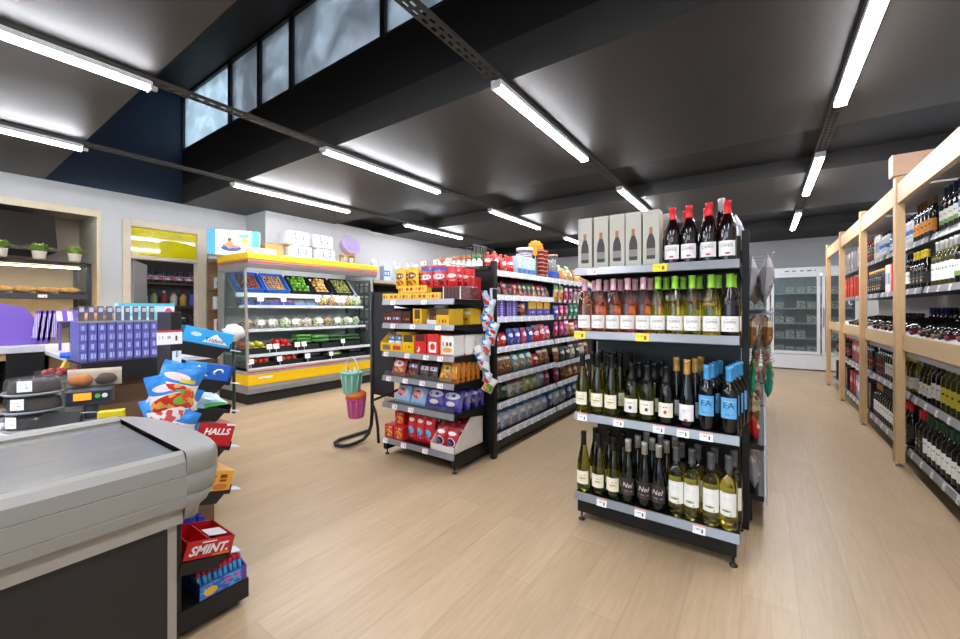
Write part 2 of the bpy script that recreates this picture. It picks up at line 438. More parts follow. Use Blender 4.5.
def tray_mesh(y0, y1):
    t = MB()
    for a, b in ((-.038, -.026), (-.008, .008), (.026, .038)): t.box(a, b, y0, y1, 0, .004)
    for a, b in ((-.04, -.038), (.038, .04)): t.box(a, b, y0, y1, 0, .022)
    y = y0
    while y < y1:
        t.box(-.026, -.008, y, min(y+.03, y1), 0, .004); t.box(.008, .026, y+.02, min(y+.05, y1+.02), 0, .004); y += .07
    return t
for X, rn in zip(ROWX, ROWN):
    tm = tray_mesh(-3.5, 9.2 if X > -2 else 7.5)
    o = link('cable_tray', tm.mesh('cable_tray', M_tray), None, (X, 0, 2.663))
    tag(o, 'long perforated metal cable tray carrying the lamps %s' % rn, 'cable tray', 'cable trays')

# sky outside and camera
wd = bpy.data.worlds.new('sky'); SC.world = wd; wd.use_nodes = True
bg = wd.node_tree.nodes['Background']; bg.inputs[0].default_value = lin('#cfe2f2'); bg.inputs[1].default_value = 4.5
cam = bpy.data.cameras.new('camera'); co = bpy.data.objects.new('camera', cam); COL.objects.link(co)
co.location = (0, 0, EYE); co.rotation_euler = (PI/2, 0, YAW)
cam.sensor_width = 36; cam.lens = 403/960*36; cam.shift_y = -10.5/960; cam.clip_start = .02
SC.camera = co
SC.view_settings.view_transform = 'Standard'; SC.view_settings.look = 'None'; SC.view_settings.gamma = 1; SC.view_settings.exposure = .52
# ================================================================== BOTTLES
def bottle_profile(kind):
    """radius, height pairs from the base up; returns body profile and capsule start height."""
    if kind == 'bdx': return [(.030, 0), (.0365, .004), (.0372, .012), (.0372, .188), (.0362, .200), (.031, .214), (.021, .228), (.0155, .240), (.0140, .255), (.0140, .315)], .255
    if kind == 'tall': return [(.030, 0), (.036, .004), (.0368, .012), (.0365, .205), (.0355, .222), (.030, .238), (.021, .252), (.0155, .264), (.0142, .278), (.0142, .345)], .28
    if kind == 'brg': return [(.031, 0), (.0375, .004), (.0385, .012), (.0385, .140), (.0372, .158), (.0335, .182), (.0262, .205), (.0195, .224), (.0155, .240), (.0142, .252), (.0142, .296)], .236
    if kind == 'rhi': return [(.030, 0), (.0365, .004), (.0375, .012), (.0372, .135), (.034, .165), (.028, .200), (.0215, .232), (.0165, .258), (.0142, .275), (.0142, .335)], .268
def rad_at(p, z):
    for (r0, z0), (r1, z1) in zip(p, p[1:]):
        if z0 <= z <= z1: return r0+(r1-r0)*(z-z0)/max(z1-z0, 1e-6)
    return p[-1][0]
def bottle_body(kind, m, seg=18):
    p, zc = bottle_profile(kind)
    q = [(0.001, .008), (.02, .004)]+p[:-1]+[(p[-1][0]*.97, p[-1][1]-.001), (.011, p[-1][1])]
    return MB().lathe(q, seg).mesh('bottle', m)
def capsule_mesh(kind, m, z0=None, seg=14):
    p, zc = bottle_profile(kind); z0 = z0 or zc; zt = p[-1][1]
    pr = [(rad_at(p, z0)+.0010, z0)]
    for r, z in p:
        if z > z0+.004 and z < zt-.01: pr.append((r+.0010, z))
    pr += [(rad_at(p, zt-.016)+.001, zt-.016), (rad_at(p, zt-.015)+.0022, zt-.015), (rad_at(p, zt)+.0022, zt-.002), (rad_at(p, zt), zt+.001), (.002, zt+.0012)]
    return MB().lathe(pr, seg).mesh('capsule', m)
def label_mesh(kind, m, z0, z1, span=1.75, name='label', front=-PI/2, seg=9):
    p, _ = bottle_profile(kind)
    rows = []
    for k in range(3):
        z = z0+(z1-z0)*k/2; r = rad_at(p, z)+.0007
        rows.append([(r*math.cos(front-span/2+span*i/seg), r*math.sin(front-span/2+span*i/seg), z) for i in range(seg+1)])
    return MB().grid(rows).mesh(name, m)

def wine_glass(name, col, rough=.06, trans=.0): return mat(name, col, rough, var=.05, trans=trans, coat=.3)
G_dark = wine_glass('black_wine_glass', '#0c0d0b'); G_red = wine_glass('dark_red_wine_glass', '#170a0a')
G_olive = wine_glass('olive_wine_glass', '#3a3a0a'); G_olive2 = wine_glass('green_yellow_wine_glass', '#8f9426', .03, 1.)
G_rose = wine_glass('rose_wine_glass', '#f0a070', .02, 1.); G_yellow = wine_glass('yellow_wine_glass', '#f2e45a', .02, 1.)
G_pale = wine_glass('pale_yellow_wine_glass', '#f0e87a', .02, 1.); G_brown = wine_glass('brown_spirit_glass', '#4a2510'); G_clear = wine_glass('clear_spirit_glass', '#e6eef0', .03, .9)
def foil(n, c, metal=.15): return mat('foil_'+n, c, .35, metal, var=.05)
F = {n: foil(n, c) for n, c in dict(red='#d6232c', pink='#dba9b5', green='#8fc73a', black='#151515', gold='#c99a52', blue='#4fa5e0', silver='#b9b6ae', grey='#55565a', wine='#6d1422',
     teal='#1f7f96', white='#e4e2dc', orange='#d9782a', lime='#b5c43a', darkgreen='#27503a', yellow='#e0c02a', navy='#24315e', bronze='#7a5a3a').items()}
INK = '#55504c'
def lab(name, base, extra=()): return print_mat('label_'+name, base, list(extra), 'xz', .6)
L_cap = lab('cream_red_seal', '#f1ecea', [('t', .12, .88, .78, .84, '#a8a09c', 50), ('e', .55, .16, .16, .07, '#d8343a')])
L_capr = lab('white_plain_ruled', '#f3eee9', [('t', .15, .85, .78, .83, '#b9b1aa', 50), ('t', .3, .7, .16, .22, '#8d867e', 50)])
L_script = lab('cream_gold_script', '#f0ead6', [('t', .2, .8, .62, .70, '#b9a77a', 26), ('e', .55, .45, .3, .06, '#c9a548'), ('t', .28, .72, .26, .31, '#b9ac8a', 40)])
L_blue = lab('cream_blue_seal', '#f0ead8', [('t', .1, .9, .66, .73, INK, 34), ('e', .55, .36, .12, .13, '#3a4590')])
L_redseal = lab('cream_red_wax', '#efe8d6', [('t', .1, .9, .66, .73, INK, 34), ('e', .52, .36, .12, .13, '#d0382c')])
L_white = lab('white_small_print', '#efecec', [('t', .25, .75, .62, .67, '#8c8c8c', 44), ('t', .3, .7, .5, .54, '#a0a0a0', 44), ('e', .5, .06, .14, .08, '#9a6a3a')])
L_ea = lab('sky_blue', '#62aee4', [('r', .15, .9, .80, .815, '#dceefa'), ('t', .2, .8, .16, .2, '#2a3a55', 40)])
L_dark = lab('black_pink_print', '#2b2626', [('t', .12, .9, .22, .30, '#a08488', 40), ('t', .2, .8, .1, .14, '#77686a', 40)])
L_leaf = lab('tall_white_leaf', '#efeee9', [('t', .25, .75, .74, .76, '#a6a6a0', 50), ('t', .3, .7, .66, .675, '#b4b4ae', 50), ('v', .45, .22, .3, .05, '#5f8a4a', '#93b078', 9), ('r', .66, .76, .06, .1, '#333333')])

T_ink = mat('label_ink', '#5d5654', .6); T_white = mat('white_print', '#f2f0f0', .5); T_navy = mat('navy_print', '#182744', .6); T_pinkish = mat('pink_white_print', '#e6d7d7', .6)
def bottle(cat_name, kind, glass, foilm, labm=None, lz=(.04, .12), z0=None, txt=None, collar=None, span=1.75, cat='wine bottle'):
    pr = bottle_profile(kind)[0]
    parts = [('capsule', capsule_mesh(kind, foilm, z0))]
    if labm:
        sub = []
        if txt:
            s, size, z, m, sh = txt
            tm = text_mesh(s, size, rad_at(pr, z)+.0011, sh, .0002, m)
            for v in tm.vertices: v.co.z += z
            sub = [('lettering', tm)]
        parts.append(('label', label_mesh(kind, labm, lz[0], lz[1], span), sub))
    if collar: parts.append(('neck_label', label_mesh(kind, collar, *bottle_collar(kind), span=6.0, name='neck_label')))
    return Proto(cat_name, cat, bottle_body(kind, glass), parts)
def bottle_collar(kind):
    z = bottle_profile(kind)[1]; return (z-.03, z-.006)

B_capris = bottle('wine_bottle', 'brg', G_red, F['red'], L_cap, (.028, .100), .232, ('CAPRIS', .0175, .075, T_ink, 0), span=2.1)
B_rose = bottle('wine_bottle', 'brg', G_rose, F['pink'], L_capr, (.022, .094), .232, ('CAPRIS', .0165, .066, T_ink, 0), span=2.3)
B_green = bottle('wine_bottle', 'brg', G_yellow, F['green'], L_capr, (.022, .094), .232, ('CAPRIS', .0165, .066, T_ink, 0), span=2.3)
B_greend = bottle('wine_bottle', 'brg', G_red, F['green'], L_capr, (.022, .094), .232, ('CAPRIS', .0165, .066, T_ink, 0), span=2.3)
B_script = bottle('wine_bottle', 'rhi', G_olive2, F['black'], L_script, (.045, .118), .262, span=2.1)
B_blue = bottle('wine_bottle', 'brg', G_olive2, F['black'], L_blue, (.04, .112), .205, span=2.1)
B_redseal = bottle('wine_bottle', 'brg', G_dark, F['black'], L_redseal, (.04, .112), .205, span=2.1)
B_gold = bottle('wine_bottle', 'rhi', G_dark, F['gold'], L_white, (.035, .115), .262, span=2.1)
B_ea = bottle('wine_bottle', 'bdx', G_dark, F['blue'], L_ea, (.075, .172), .245, ('EA', .042, .135, T_navy, 0), span=2.0)
B_nel = bottle('wine_bottle', 'rhi', G_dark, F['silver'], L_dark, (.045, .135), .272, ('Nel', .036, .098, T_pinkish, .25), span=2.2)
B_leaf = bottle('wine_bottle', 'tall', G_pale, F['grey'], L_leaf, (.07, .178), .272, span=2.2)

# ================================================================== SHELVING
class Unit:
    """A straight shelving run: local x along the front (seen left to right), local y into the shelf."""
    def __init__(s, name, label, cat, loc, th, group=None):
        s.loc = Vector(loc); s.th = th; s.root = empty(name, loc, label, cat, group, th)
    def pt(s, x, y, z):
        c, n = math.cos(s.th), math.sin(s.th)
        return (s.loc.x+x*c-y*n, s.loc.y+x*n+y*c, s.loc.z+z)
    def put(s, pr, x, y, z, label, group=None, rz=0., rx=0., ry=0., sc=None):
        return pr.put(label, s.pt(x, y, z+.0015), s.th+rz, rx, ry, group, sc)
def shelf(u, x0, x1, y0, y1, z, tags=(), t=.028, rail=.034, bracket=False, rail_mat=None, tag_w=.055):
    """A steel shelf whose top sits at z, a sloping price rail on its front edge, price cards in the rail."""
    m = MB(); m.box(x0, x1, y0+.006, y1, z-t, z)
    if bracket:
        for xx in (x0+.001, x1-.005): m.prism([(y0+.03, z-t), (y1, z-t), (y1, z-t-.05), (y1-.05, z-t-.05)], 'x', xx, xx+.004)
    sh = part('shelf', m, M_steel_dark, u.root, .002)
    r = MB(); r.prism([(y0-.012, z-rail), (y0-.004, z-rail-.004), (y0+.006, z-.002), (y0+.004, z+.006), (y0-.002, z+.004)], 'x', x0, x1)
    part('price_rail', r, rail_mat or M_rail, sh)
    for tg in tags:
        k_ = tg[1] if len(tg) > 1 else 0
        x, ym = tg[0], (M_tag, M_tag_y, MATS.get('small_price_card'))[k_]
        w = tag_w*(1, 1.2, .75)[k_]
        k = MB(); k.prism([(y0-.0135, z-rail-.002), (y0-.0125, z-rail-.002), (y0-.0045, z+.004), (y0-.0055, z+.004)], 'x', x, x+w)
        part('price_card', k, ym, sh)
    return sh
def foot(u, x, y, h=.06):
    part('foot', MB().lathe([(.018, 0), (.018, .008), (.006, .012), (.006, h)], 10, 0, None, x, y), M_black_plastic, u.root)
def upright(u, x, y, h, w=.03, d=.045, z0=.0):
    m = MB(); m.box(x-w/2, x+w/2, y, y+d, z0, h)
    sl = MB()
    o = part('upright', m, M_steel_dark, u.root, .003)
    z = .25
    while z < h-.04:
        for f in (-w/2-.0006, w/2+.0006): sl.box(f-.0005, f+.0005, y+d*.35, y+d*.65, z, z+.02)
        z += .05
    part('slots', sl, mat('slot_dark', '#020202', .8), o)['kind'] = 'stuff'

# ------------------------------------------------------------------ wine gondola: end bay facing the camera
X0 = -.875
G2 = Unit('wine_gondola_end', 'black steel gondola end bay with four silver-railed shelves of wine', 'shelving', (X0, 2.19, 0), 0)
W2 = .79
bk = MB(); bk.box(.01, W2-.01, .43, .45, .05, 1.6)
part('back_panel', bk, M_steel_dark, G2.root)
upright(G2, .0, .43, 1.6); upright(G2, W2+.01, .43, 1.63, .035, .05)
b = MB(); b.box(.012, W2-.012, .012, .43, .05, .128)
part('plinth', b, M_steel_dark, G2.root, .004)
for x, y in ((.03, .03), (W2-.025, .03), (.02, .41), (W2-.015, .41)): foot(G2, x, y, .052)
def rel(xs): return [x-X0 for x in xs]
Z2 = [.16, .61, 1.07, 1.425]
shelf(G2, 0, W2, 0, .43, Z2[0], [(.13,), (.33,), (.6,)])
shelf(G2, 0, W2, 0, .43, Z2[1], [(.02,), (.22,), (.42,), (.53,), (.63,)], bracket=True)
shelf(G2, 0, W2, 0, .43, Z2[2], [(.0, 1), (.335, 1)], bracket=True)
shelf(G2, 0, W2, 0, .43, Z2[3], [(.08,), (.42, 1)], bracket=True)
SHN = ['base shelf', 'second shelf', 'third shelf', 'top shelf']
def rank(n, deep, k):
    return ''
def bottle_row(u, pr, xs, y, z, desc, where, group, deep=1, dy=.085, dx=.0, first=1, jit=.004):
    """columns of bottles: one per x across the front, deep rows behind; each label counts across and back."""
    n = len(xs)
    for i, x in enumerate(xs):
        for d in range(deep):
            lbl = ('%s %s from left, %s' % (ORD[i], desc, where)) if n > 1 else '%s, %s' % (desc, where)
            lbl += '' if deep == 1 else (', front row' if d == 0 else ', %s row back' % ORD[d])
            u.put(pr, x+random.uniform(-jit, jit)+dx*d, y+d*dy, z, lbl, group, rz=random.uniform(-.12, .12))
r = rel([-.842, -.755, -.674])
bottle_row(G2, B_script, r, .055, Z2[0], 'green cream-labelled bottle', 'gondola base shelf', 'cream label wines on base shelf', 2, .10, .03)
r = rel([-.59, -.511, -.437])
bottle_row(G2, B_nel, r, .055, Z2[0], 'black silver-topped bottle', 'gondola base shelf', 'dark label wines on base shelf', 3, .095, .022)
r = rel([-.356, -.285, -.206, -.128])
bottle_row(G2, B_leaf, r, .05, Z2[0], 'tall pale leaf-labelled bottle', 'gondola base shelf', 'pale white wines on base shelf', 2, .085, .012)
r = rel([-.852, -.764, -.685])
bottle_row(G2, B_script, r, .055, Z2[1], 'green cream-labelled bottle', 'gondola second shelf', 'cream label wines on second shelf', 3, .095, .025)
r = rel([-.572, -.496])
bottle_row(G2, B_blue, r, .055, Z2[1], 'green blue-sealed bottle', 'gondola second shelf', 'blue seal wines on second shelf', 3, .09, .02)
r = rel([-.40])
bottle_row(G2, B_redseal, r, .055, Z2[1], 'dark wine bottle with red seal on label', 'gondola second shelf', 'red seal wines on second shelf', 1)
G2.put(B_gold, r[0]+.03, .15, Z2[1], 'dark wine bottle with gold capsule standing behind the red-sealed bottle', 'gold capsule wines on second shelf')
r = rel([-.306])
bottle_row(G2, B_gold, r, .06, Z2[1], 'gold-capped dark bottle with white label', 'beside blue-labelled bottles', 'gold capsule wines on second shelf', 3, .09, .02)
r = rel([-.219, -.13])
bottle_row(G2, B_ea, r, .055, Z2[1], 'black sky-blue-labelled bottle', 'gondola second shelf', 'blue label wines on second shelf', 4, .082, .012)
xs = rel([-.836, -.757, -.678, -.599, -.52])
bottle_row(G2, B_rose, xs, .06, Z2[2], 'pink-capped rosé bottle', 'gondola third shelf', 'rosé wines on third shelf', 2, .09, .02)
xs = rel([-.441, -.362, -.283, -.204])
bottle_row(G2, B_green, xs, .06, Z2[2], 'yellow lime-capped bottle', 'gondola third shelf', 'white wines on third shelf', 2, .09, .022)
G2.put(B_greend, .75, .06, Z2[2], 'dark wine bottle with lime green capsule at the aisle end of third shelf', 'white wines on third shelf')
G2.put(B_green, .757, .15, Z2[2], 'yellow wine bottle behind the dark lime-capped bottle at the shelf end', 'white wines on third shelf')
xs = rel([-.383, -.299, -.215, -.135])
bottle_row(G2, B_capris, xs, .09, Z2[3], 'red-capped wine bottle', 'gondola top shelf', 'red capsule wines on top shelf', 1)
bottle_row(G2, B_capris, [xs[0]+.05, xs[1]+.065], .2, Z2[3], 'red-capped wine bottle', 'gondola top shelf, second row back', 'red capsule wines on top shelf', 1)
G2.put(B_nel, xs[2]+.045, .2, Z2[3], 'silver-topped dark bottle behind the red-capped wines on the top shelf')
# wine gift cartons with a printed bottle
M_carton = print_mat('grey_beige_carton', '#bdb8ac', [('t', .3, .7, .93, .945, '#9d978b', 40)], 'xz', .7)
def flat_bottle(s):
    p = bottle_profile('brg')[0]
    pts = [(r, z) for r, z in p]; poly = [(r*s, z*s) for r, z in pts]+[(-r*s, z*s) for r, z in reversed(pts)]
    return poly
fb = MB(); fb.prism([(x, z+.035) for x, z in flat_bottle(.56)], 'y', -.0417, -.0411)
fc = MB(); fc.box(-.0085, .0085, -.0421, -.0416, .035+.131, .035+.167)
fl = MB(); fl.box(-.0215, .0215, -.0421, -.0416, .055, .092)
M_pbot = mat('printed_bottle_brown', '#43393b', .6); M_ploz = mat('printed_copper', '#b06c3c', .6); M_plab = mat('printed_label_grey', '#8f857c', .6)
bx = MB(); bx.box(-.0405, .0405, -.041, .041, 0, .292)
P_carton = Proto('wine_carton', 'box', bx.mesh('carton', M_carton, .0015), [('printed_bottle', fb.mesh('printed_bottle', M_pbot), [('printed_capsule', fc.mesh('printed_capsule', M_ploz)), ('printed_label', fl.mesh('printed_label', M_plab))])])
for i, x in enumerate([-.834, -.741, -.652, -.566, -.476]):
    G2.put(P_carton, x-X0, .09, Z2[3], '%s from the left of grey wine cartons in front on the top shelf' % ORD[i], 'wine cartons on top shelf', rz=random.uniform(-.03, .03))
for i, x in enumerate([-.80, -.68, -.56, -.44]):
    G2.put(P_carton, x-X0+.01, .225, Z2[3], '%s from the left of grey wine cartons in the back row, top shelf' % ORD[i], 'wine cartons on top shelf')
# ================================================================== PACKAGED GOODS
def bag_mesh(w, h, d, m, seed=0, crimp=.07, seal=True):
    nu, nv = 9, 12
    vs = {}
    mb = MB()
    def P(i, j, s):
        u, v = i/nu, j/nv
        e = 1-abs(2*u-1)**2.6
        f = 0 if (v <= crimp*.6 or v >= 1-crimp) else min(1, (math.sin(PI*(v-.03)/.94))**.55)
        t = d/2*max(0, e)**.7*f*(1.1-.25*v)
        n = noise.noise(Vector((u*3+seed*3.1, v*3, s*2+seed)))
        t = max(.0008, t*(1+.22*n))
        x = (u-.5)*w*(1-.06*f*(1-abs(2*v-1)))
        return (x+n*.002, s*t, v*h)
    for s in (-1, 1):
        mb.grid([[P(i, j, s) for i in range(nu+1)] for j in range(nv+1)])
    return mb.mesh('bag', m)
def box_mesh(w, h, d, m, bev=.0015):
    return MB().box(-w/2, w/2, -d/2, d/2, 0, h).mesh('carton', m, bev)
BAGS = {}
def bag(key, cat, w, h, d, base, items=(), name='snack_bag'):
    m = print_mat('print_'+key, base, items, 'xz', .3, .0, .2, .25)
    BAGS[key] = Proto(name, cat, bag_mesh(w, h, d, m, len(BAGS)))
    return BAGS[key]
def carton(key, cat, w, h, d, base, items=(), name='snack_box'):
    m = print_mat('print_'+key, base, items, 'xz', .35)
    BAGS[key] = Proto(name, cat, box_mesh(w, h, d, m))
    return BAGS[key]
def goods_row(u, seq, z, where, group, y=.07, deep=1, dy=.09, rx=-.12, jit=.006, cat=None):
    """seq: (article, x) list left to right; the label counts the look-alikes on that shelf."""
    cnt = {}
    tot = {}
    for k, x, desc in seq: tot[desc] = tot.get(desc, 0)+1
    for k, x, desc in seq:
        cnt[desc] = cnt.get(desc, 0)+1
        for d in range(deep):
            l = '%s%s%s, %s' % ((ORD[cnt[desc]-1]+' ') if tot[desc] > 1 else '', desc, ' from left' if tot[desc] > 1 else '', where)
            if deep > 1: l += ', front row' if d == 0 else ', %s row back' % ORD[d]
            u.put(BAGS[k], x+random.uniform(-jit, jit), y+d*dy, z, l, group, rx=rx, rz=random.uniform(-.08, .08))

bag('yellow_nuts', 'bag of sweets', .135, .165, .05, '#f2b818', [('e', .5, .62, .36, .16, '#7a4a1c'), ('t', .24, .76, .58, .66, '#f6efe0', 26), ('v', .5, .28, .36, .16, '#e8a020', '#7a3c14', 7)])
bag('red_sweets', 'bag of sweets', .125, .165, .05, '#d11f26', [('r', 0, 1, .76, .92, '#2d4f9e'), ('e', .5, .5, .42, .13, '#f2dede'), ('t', .2, .8, .46, .54, '#c01820', 26), ('v', .5, .22, .36, .14, '#7a1014', '#e85050', 7)])
bag('small_red', 'bag of sweets', .09, .15, .04, '#d3222a', [('e', .5, .55, .42, .10, '#f6e2e0'), ('t', .2, .8, .3, .36, '#f2c8c4', 26)])
carton('yellow_bar', 'chocolate bar', .31, .055, .055, '#f0c340', [('t', .12, .88, .3, .72, '#c8322c', 44), ('e', .06, .5, .04, .3, '#a86a20')], 'chocolate_bar')
carton('mint_pack', 'box of sweets', .07, .10, .04, '#8ed2b4', [('e', .5, .6, .3, .2, '#e8f6ee')])
carton('brown_tray', 'chocolate box', .16, .095, .25, '#5a201c', [('r', 0, .06, 0, 1, '#eee8e4'), ('r', .94, 1, 0, 1, '#eee8e4'), ('s', .1, .9, .1, .9, '#3d1312', 5, 'x')])
carton('red_sticks', 'chocolate box', .05, .06, .16, '#a8272a', [('s', 0, 1, 0, 1, '#eadcd8', 4, 'x')])
carton('brown_a', 'chocolate box', .105, .105, .16, '#4a231c', [('r', 0, 1, .8, 1, '#2c1410'), ('t', .15, .85, .3, .5, '#e8ddd4', 24)])
carton('brown_b', 'chocolate box', .105, .11, .16, '#5b2a20', [('r', 0, 1, .85, 1, '#2c1410'), ('r', .1, .9, .28, .5, '#38559a'), ('t', .2, .8, .32, .46, '#f0f0f0', 24)])
carton('brown_c', 'chocolate box', .10, .10, .16, '#3a1d18', [('t', .15, .85, .3, .46, '#d26a3c', 24)])
carton('gold_pict', 'biscuit box', .10, .12, .15, '#e6b226', [('r', .2, .8, .35, .95, '#5a3a1c'), ('t', .2, .8, .1, .24, '#8a4a14', 24)])
carton('yellow_box', 'biscuit box', .13, .12, .16, '#e3b028', [('r', 0, 1, .62, 1, '#6a4a20'), ('t', .2, .8, .14, .34, '#a03a1c', 26)])
carton('yellow_long', 'biscuit box', .15, .125, .13, '#e8b92a', [('r', .06, .94, .6, .8, '#f4ecd2'), ('t', .2, .8, .25, .38, '#a04a18', 30)])
carton('yellow_case', 'biscuit box', .12, .14, .15, '#e9b61c', [('r', .08, .92, .62, 1, '#4b3a1a'), ('t', .2, .8, .28, .42, '#8a5a14', 24)])
carton('red_box', 'biscuit box', .115, .15, .15, '#d42b28', [('r', .1, .9, .66, 1, '#5a2018'), ('v', .3, .25, .18, .16, '#f0e0d0', '#d42b28', 6)])
carton('red_white', 'biscuit box', .115, .16, .15, '#d8302c', [('r', .16, .84, .12, .62, '#f2ebe6'), ('e', .5, .4, .22, .16, '#c83a34')])
carton('white_orange', 'biscuit box', .135, .15, .12, '#efe9e2', [('r', 0, 1, 0, .08, '#e07a34'), ('t', .14, .86, .5, .68, '#6a3526', 26), ('e', .55, .3, .34, .12, '#e6a45a'), ('r', .0, .12, .1, 1, '#e88a44')])
bag('red_share', 'bag of sweets', .155, .17, .06, '#c8202a', [('e', .5, .55, .38, .16, '#f4ece8'), ('t', .22, .78, .5, .62, '#c8202a', 24), ('v', .6, .25, .3, .12, '#d9a05a', '#8a4a24', 6)])
bag('brown_share', 'bag of sweets', .125, .16, .06, '#54231f', [('r', .1, .9, .45, .66, '#8d86b4'), ('t', .16, .84, .49, .62, '#f2eef2', 24), ('v', .5, .2, .34, .12, '#a8642c', '#3a1612', 6), ('r', 0, 1, .82, .93, '#b13a36')])
bag('dark_share', 'bag of sweets', .10, .16, .05, '#3c201d', [('r', .1, .9, .4, .6, '#d9d0da'), ('t', .2, .8, .44, .56, '#3b3f86', 24)])
bag('gold_share', 'bag of sweets', .13, .16, .05, '#d8922a', [('e', .5, .6, .4, .16, '#f0c65a'), ('t', .2, .8, .55, .66, '#8a2c1c', 24), ('v', .5, .25, .4, .14, '#a85a1c', '#e8b048', 6)])
carton('orange_bar', 'chocolate bar', .05, .15, .035, '#d07a24', [('t', .1, .9, .5, .8, '#f4d58a', 18), ('r', 0, 1, .05, .2, '#8a4216')], 'chocolate_bar')
bag('pale_blue', 'bag of sweets', .165, .175, .07, '#9fc3e2', [('r', 0, 1, .78, .94, '#2c5a94'), ('e', .5, .5, .34, .22, '#f0d8d6'), ('v', .5, .45, .26, .2, '#e8a0a4', '#c8324a', 6)])
bag('purple_share', 'bag of sweets', .185, .175, .07, '#443a94', [('e', .5, .62, .36, .16, '#e7e2ef'), ('t', .22, .78, .56, .68, '#4a3c9a', 24), ('e', .5, .26, .22, .1, '#d9c9b6')])
bag('violet_small', 'bag of sweets', .11, .17, .06, '#3b348a', [('e', .5, .62, .34, .1, '#d6d2ea'), ('v', .5, .28, .3, .12, '#d8b048', '#7a5ac0', 6)])
carton('red_cube', 'chocolate box', .10, .105, .10, '#c0282a', [('v', .5, .4, .38, .3, '#e8963a', '#8a1a1c', 5), ('t', .15, .85, .78, .9, '#f2dcd8', 24)])
bag('tall_red', 'bag of sweets', .10, .242, .08, '#cf2129', [('e', .5, .72, .3, .06, '#f6e6e2'), ('v', .5, .38, .3, .13, '#58b4e0', '#3a4a90', 6), ('t', .2, .8, .16, .2, '#f2c8c4', 24)])
bag('red_pouch', 'bag of sweets', .105, .17, .07, '#bf242c', [('e', .5, .74, .36, .08, '#e8e4e4'), ('e', .5, .36, .36, .2, '#ece4ee'), ('v', .5, .36, .3, .17, '#2c2440', '#7a5a8a', 6)])
bag('choc_dark', 'chocolate bar', .085, .15, .02, '#2c1512', [('r', 0, 1, .3, .5, '#b8505a'), ('t', .15, .85, .6, .7, '#e0c8b0', 20)], 'chocolate_bar')
bag('choc_red', 'chocolate bar', .085, .15, .02, '#a3202a', [('e', .5, .6, .36, .12, '#f0dcd0'), ('v', .5, .25, .34, .14, '#4a1a14', '#c88a5a', 6)], 'chocolate_bar')
bag('choc_tan', 'chocolate bar', .085, .15, .02, '#c08a3a', [('e', .5, .6, .36, .12, '#f6e8c8'), ('r', 0, 1, .08, .3, '#7a4a20')], 'chocolate_bar')
bag('choc_green', 'chocolate bar', .085, .15, .02, '#3d7a50', [('e', .5, .6, .36, .12, '#dcecd8'), ('r', 0, 1, .08, .3, '#c83a3a')], 'chocolate_bar')
carton('purple_tablet', 'chocolate bar', .19, .02, .09, '#5a489c', [('t', .1, .9, .2, .8, '#cabfe6', 20)], 'chocolate_tablet')
carton('purple_box', 'chocolate box', .15, .14, .10, '#5b4aa0', [('r', 0, 1, .5, 1, '#e5b52c'), ('t', .2, .8, .2, .34, '#e2daf2', 24)])
bag('pink_pack', 'bag of sweets', .10, .15, .05, '#d23c86', [('e', .5, .6, .36, .14, '#f6dcea'), ('v', .5, .25, .34, .14, '#e8c83a', '#7a2a6a', 6)])
bag('blue_pack', 'bag of sweets', .11, .15, .05, '#3c4fae', [('e', .5, .6, .36, .12, '#e6eaf6'), ('v', .5, .25, .34, .14, '#c8a04a', '#2a3a80', 6)])
bag('red_pack', 'biscuit pack', .11, .12, .06, '#c8262c', [('e', .5, .6, .36, .14, '#f4e4dc'), ('t', .2, .8, .2, .34, '#f4c8a0', 20)])
bag('cookie', 'biscuit pack', .115, .17, .06, '#8a5a3a', [('r', 0, 1, .7, .9, '#d8c8a8'), ('v', .5, .35, .42, .24, '#5a3420', '#c08a54', 7)], 'biscuit_pack')
bag('teal_cookie', 'biscuit pack', .115, .18, .06, '#6a9a98', [('e', .5, .66, .38, .12, '#e6efec'), ('v', .5, .3, .4, .18, '#a8643a', '#d8b48a', 7)], 'biscuit_pack')
bag('beige_pack', 'biscuit pack', .125, .16, .07, '#d8cfc2', [('r', 0, 1, .72, .9, '#a0646a'), ('t', .2, .8, .5, .6, '#6a5a50', 20), ('v', .5, .25, .34, .14, '#b8a890', '#8a7a60', 7)], 'biscuit_pack')
bag('lime_pack', 'biscuit pack', .125, .16, .07, '#b9c47a', [('e', .5, .6, .38, .14, '#f2f2dc'), ('v', .5, .25, .36, .14, '#d8b46a', '#8a9a4a', 7)], 'biscuit_pack')
bag('dark_pack', 'biscuit pack', .125, .16, .07, '#39463a', [('e', .5, .6, .34, .12, '#c8d0c4'), ('v', .5, .25, .36, .14, '#5a6a50', '#20281f', 7)], 'biscuit_pack')
bag('blue_white', 'bag of crackers', .14, .19, .08, '#b7c7d8', [('r', 0, 1, .74, .92, '#5a86b8'), ('e', .5, .55, .36, .1, '#eef2f6'), ('v', .5, .27, .38, .17, '#c8824a', '#8aa0bc', 6)], 'cracker_bag')
bag('deep_blue', 'bag of crackers', .15, .19, .08, '#2f62b0', [('e', .5, .6, .34, .14, '#e8eef6'), ('v', .5, .25, .36, .14, '#e0b46a', '#2a4a8a', 6)], 'cracker_bag')
bag('bread_pack', 'bread pack', .16, .14, .09, '#c98a44', [('e', .5, .6, .3, .14, '#f0e2c8'), ('v', .5, .3, .44, .24, '#e0a858', '#a86428', 6)], 'bread_pack')
bag('candy_green', 'bag of sweets', .12, .19, .05, '#d8d6b0', [('r', 0, 1, .74, .95, '#5aa83c'), ('v', .5, .36, .42, .28, '#d8322c', '#e8a83a', 6)])
bag('candy_pink', 'bag of sweets', .10, .17, .045, '#d8588a', [('r', 0, 1, .78, .95, '#f0e6ea'), ('v', .5, .4, .4, .28, '#e8b8c8', '#8a2a44', 6)])
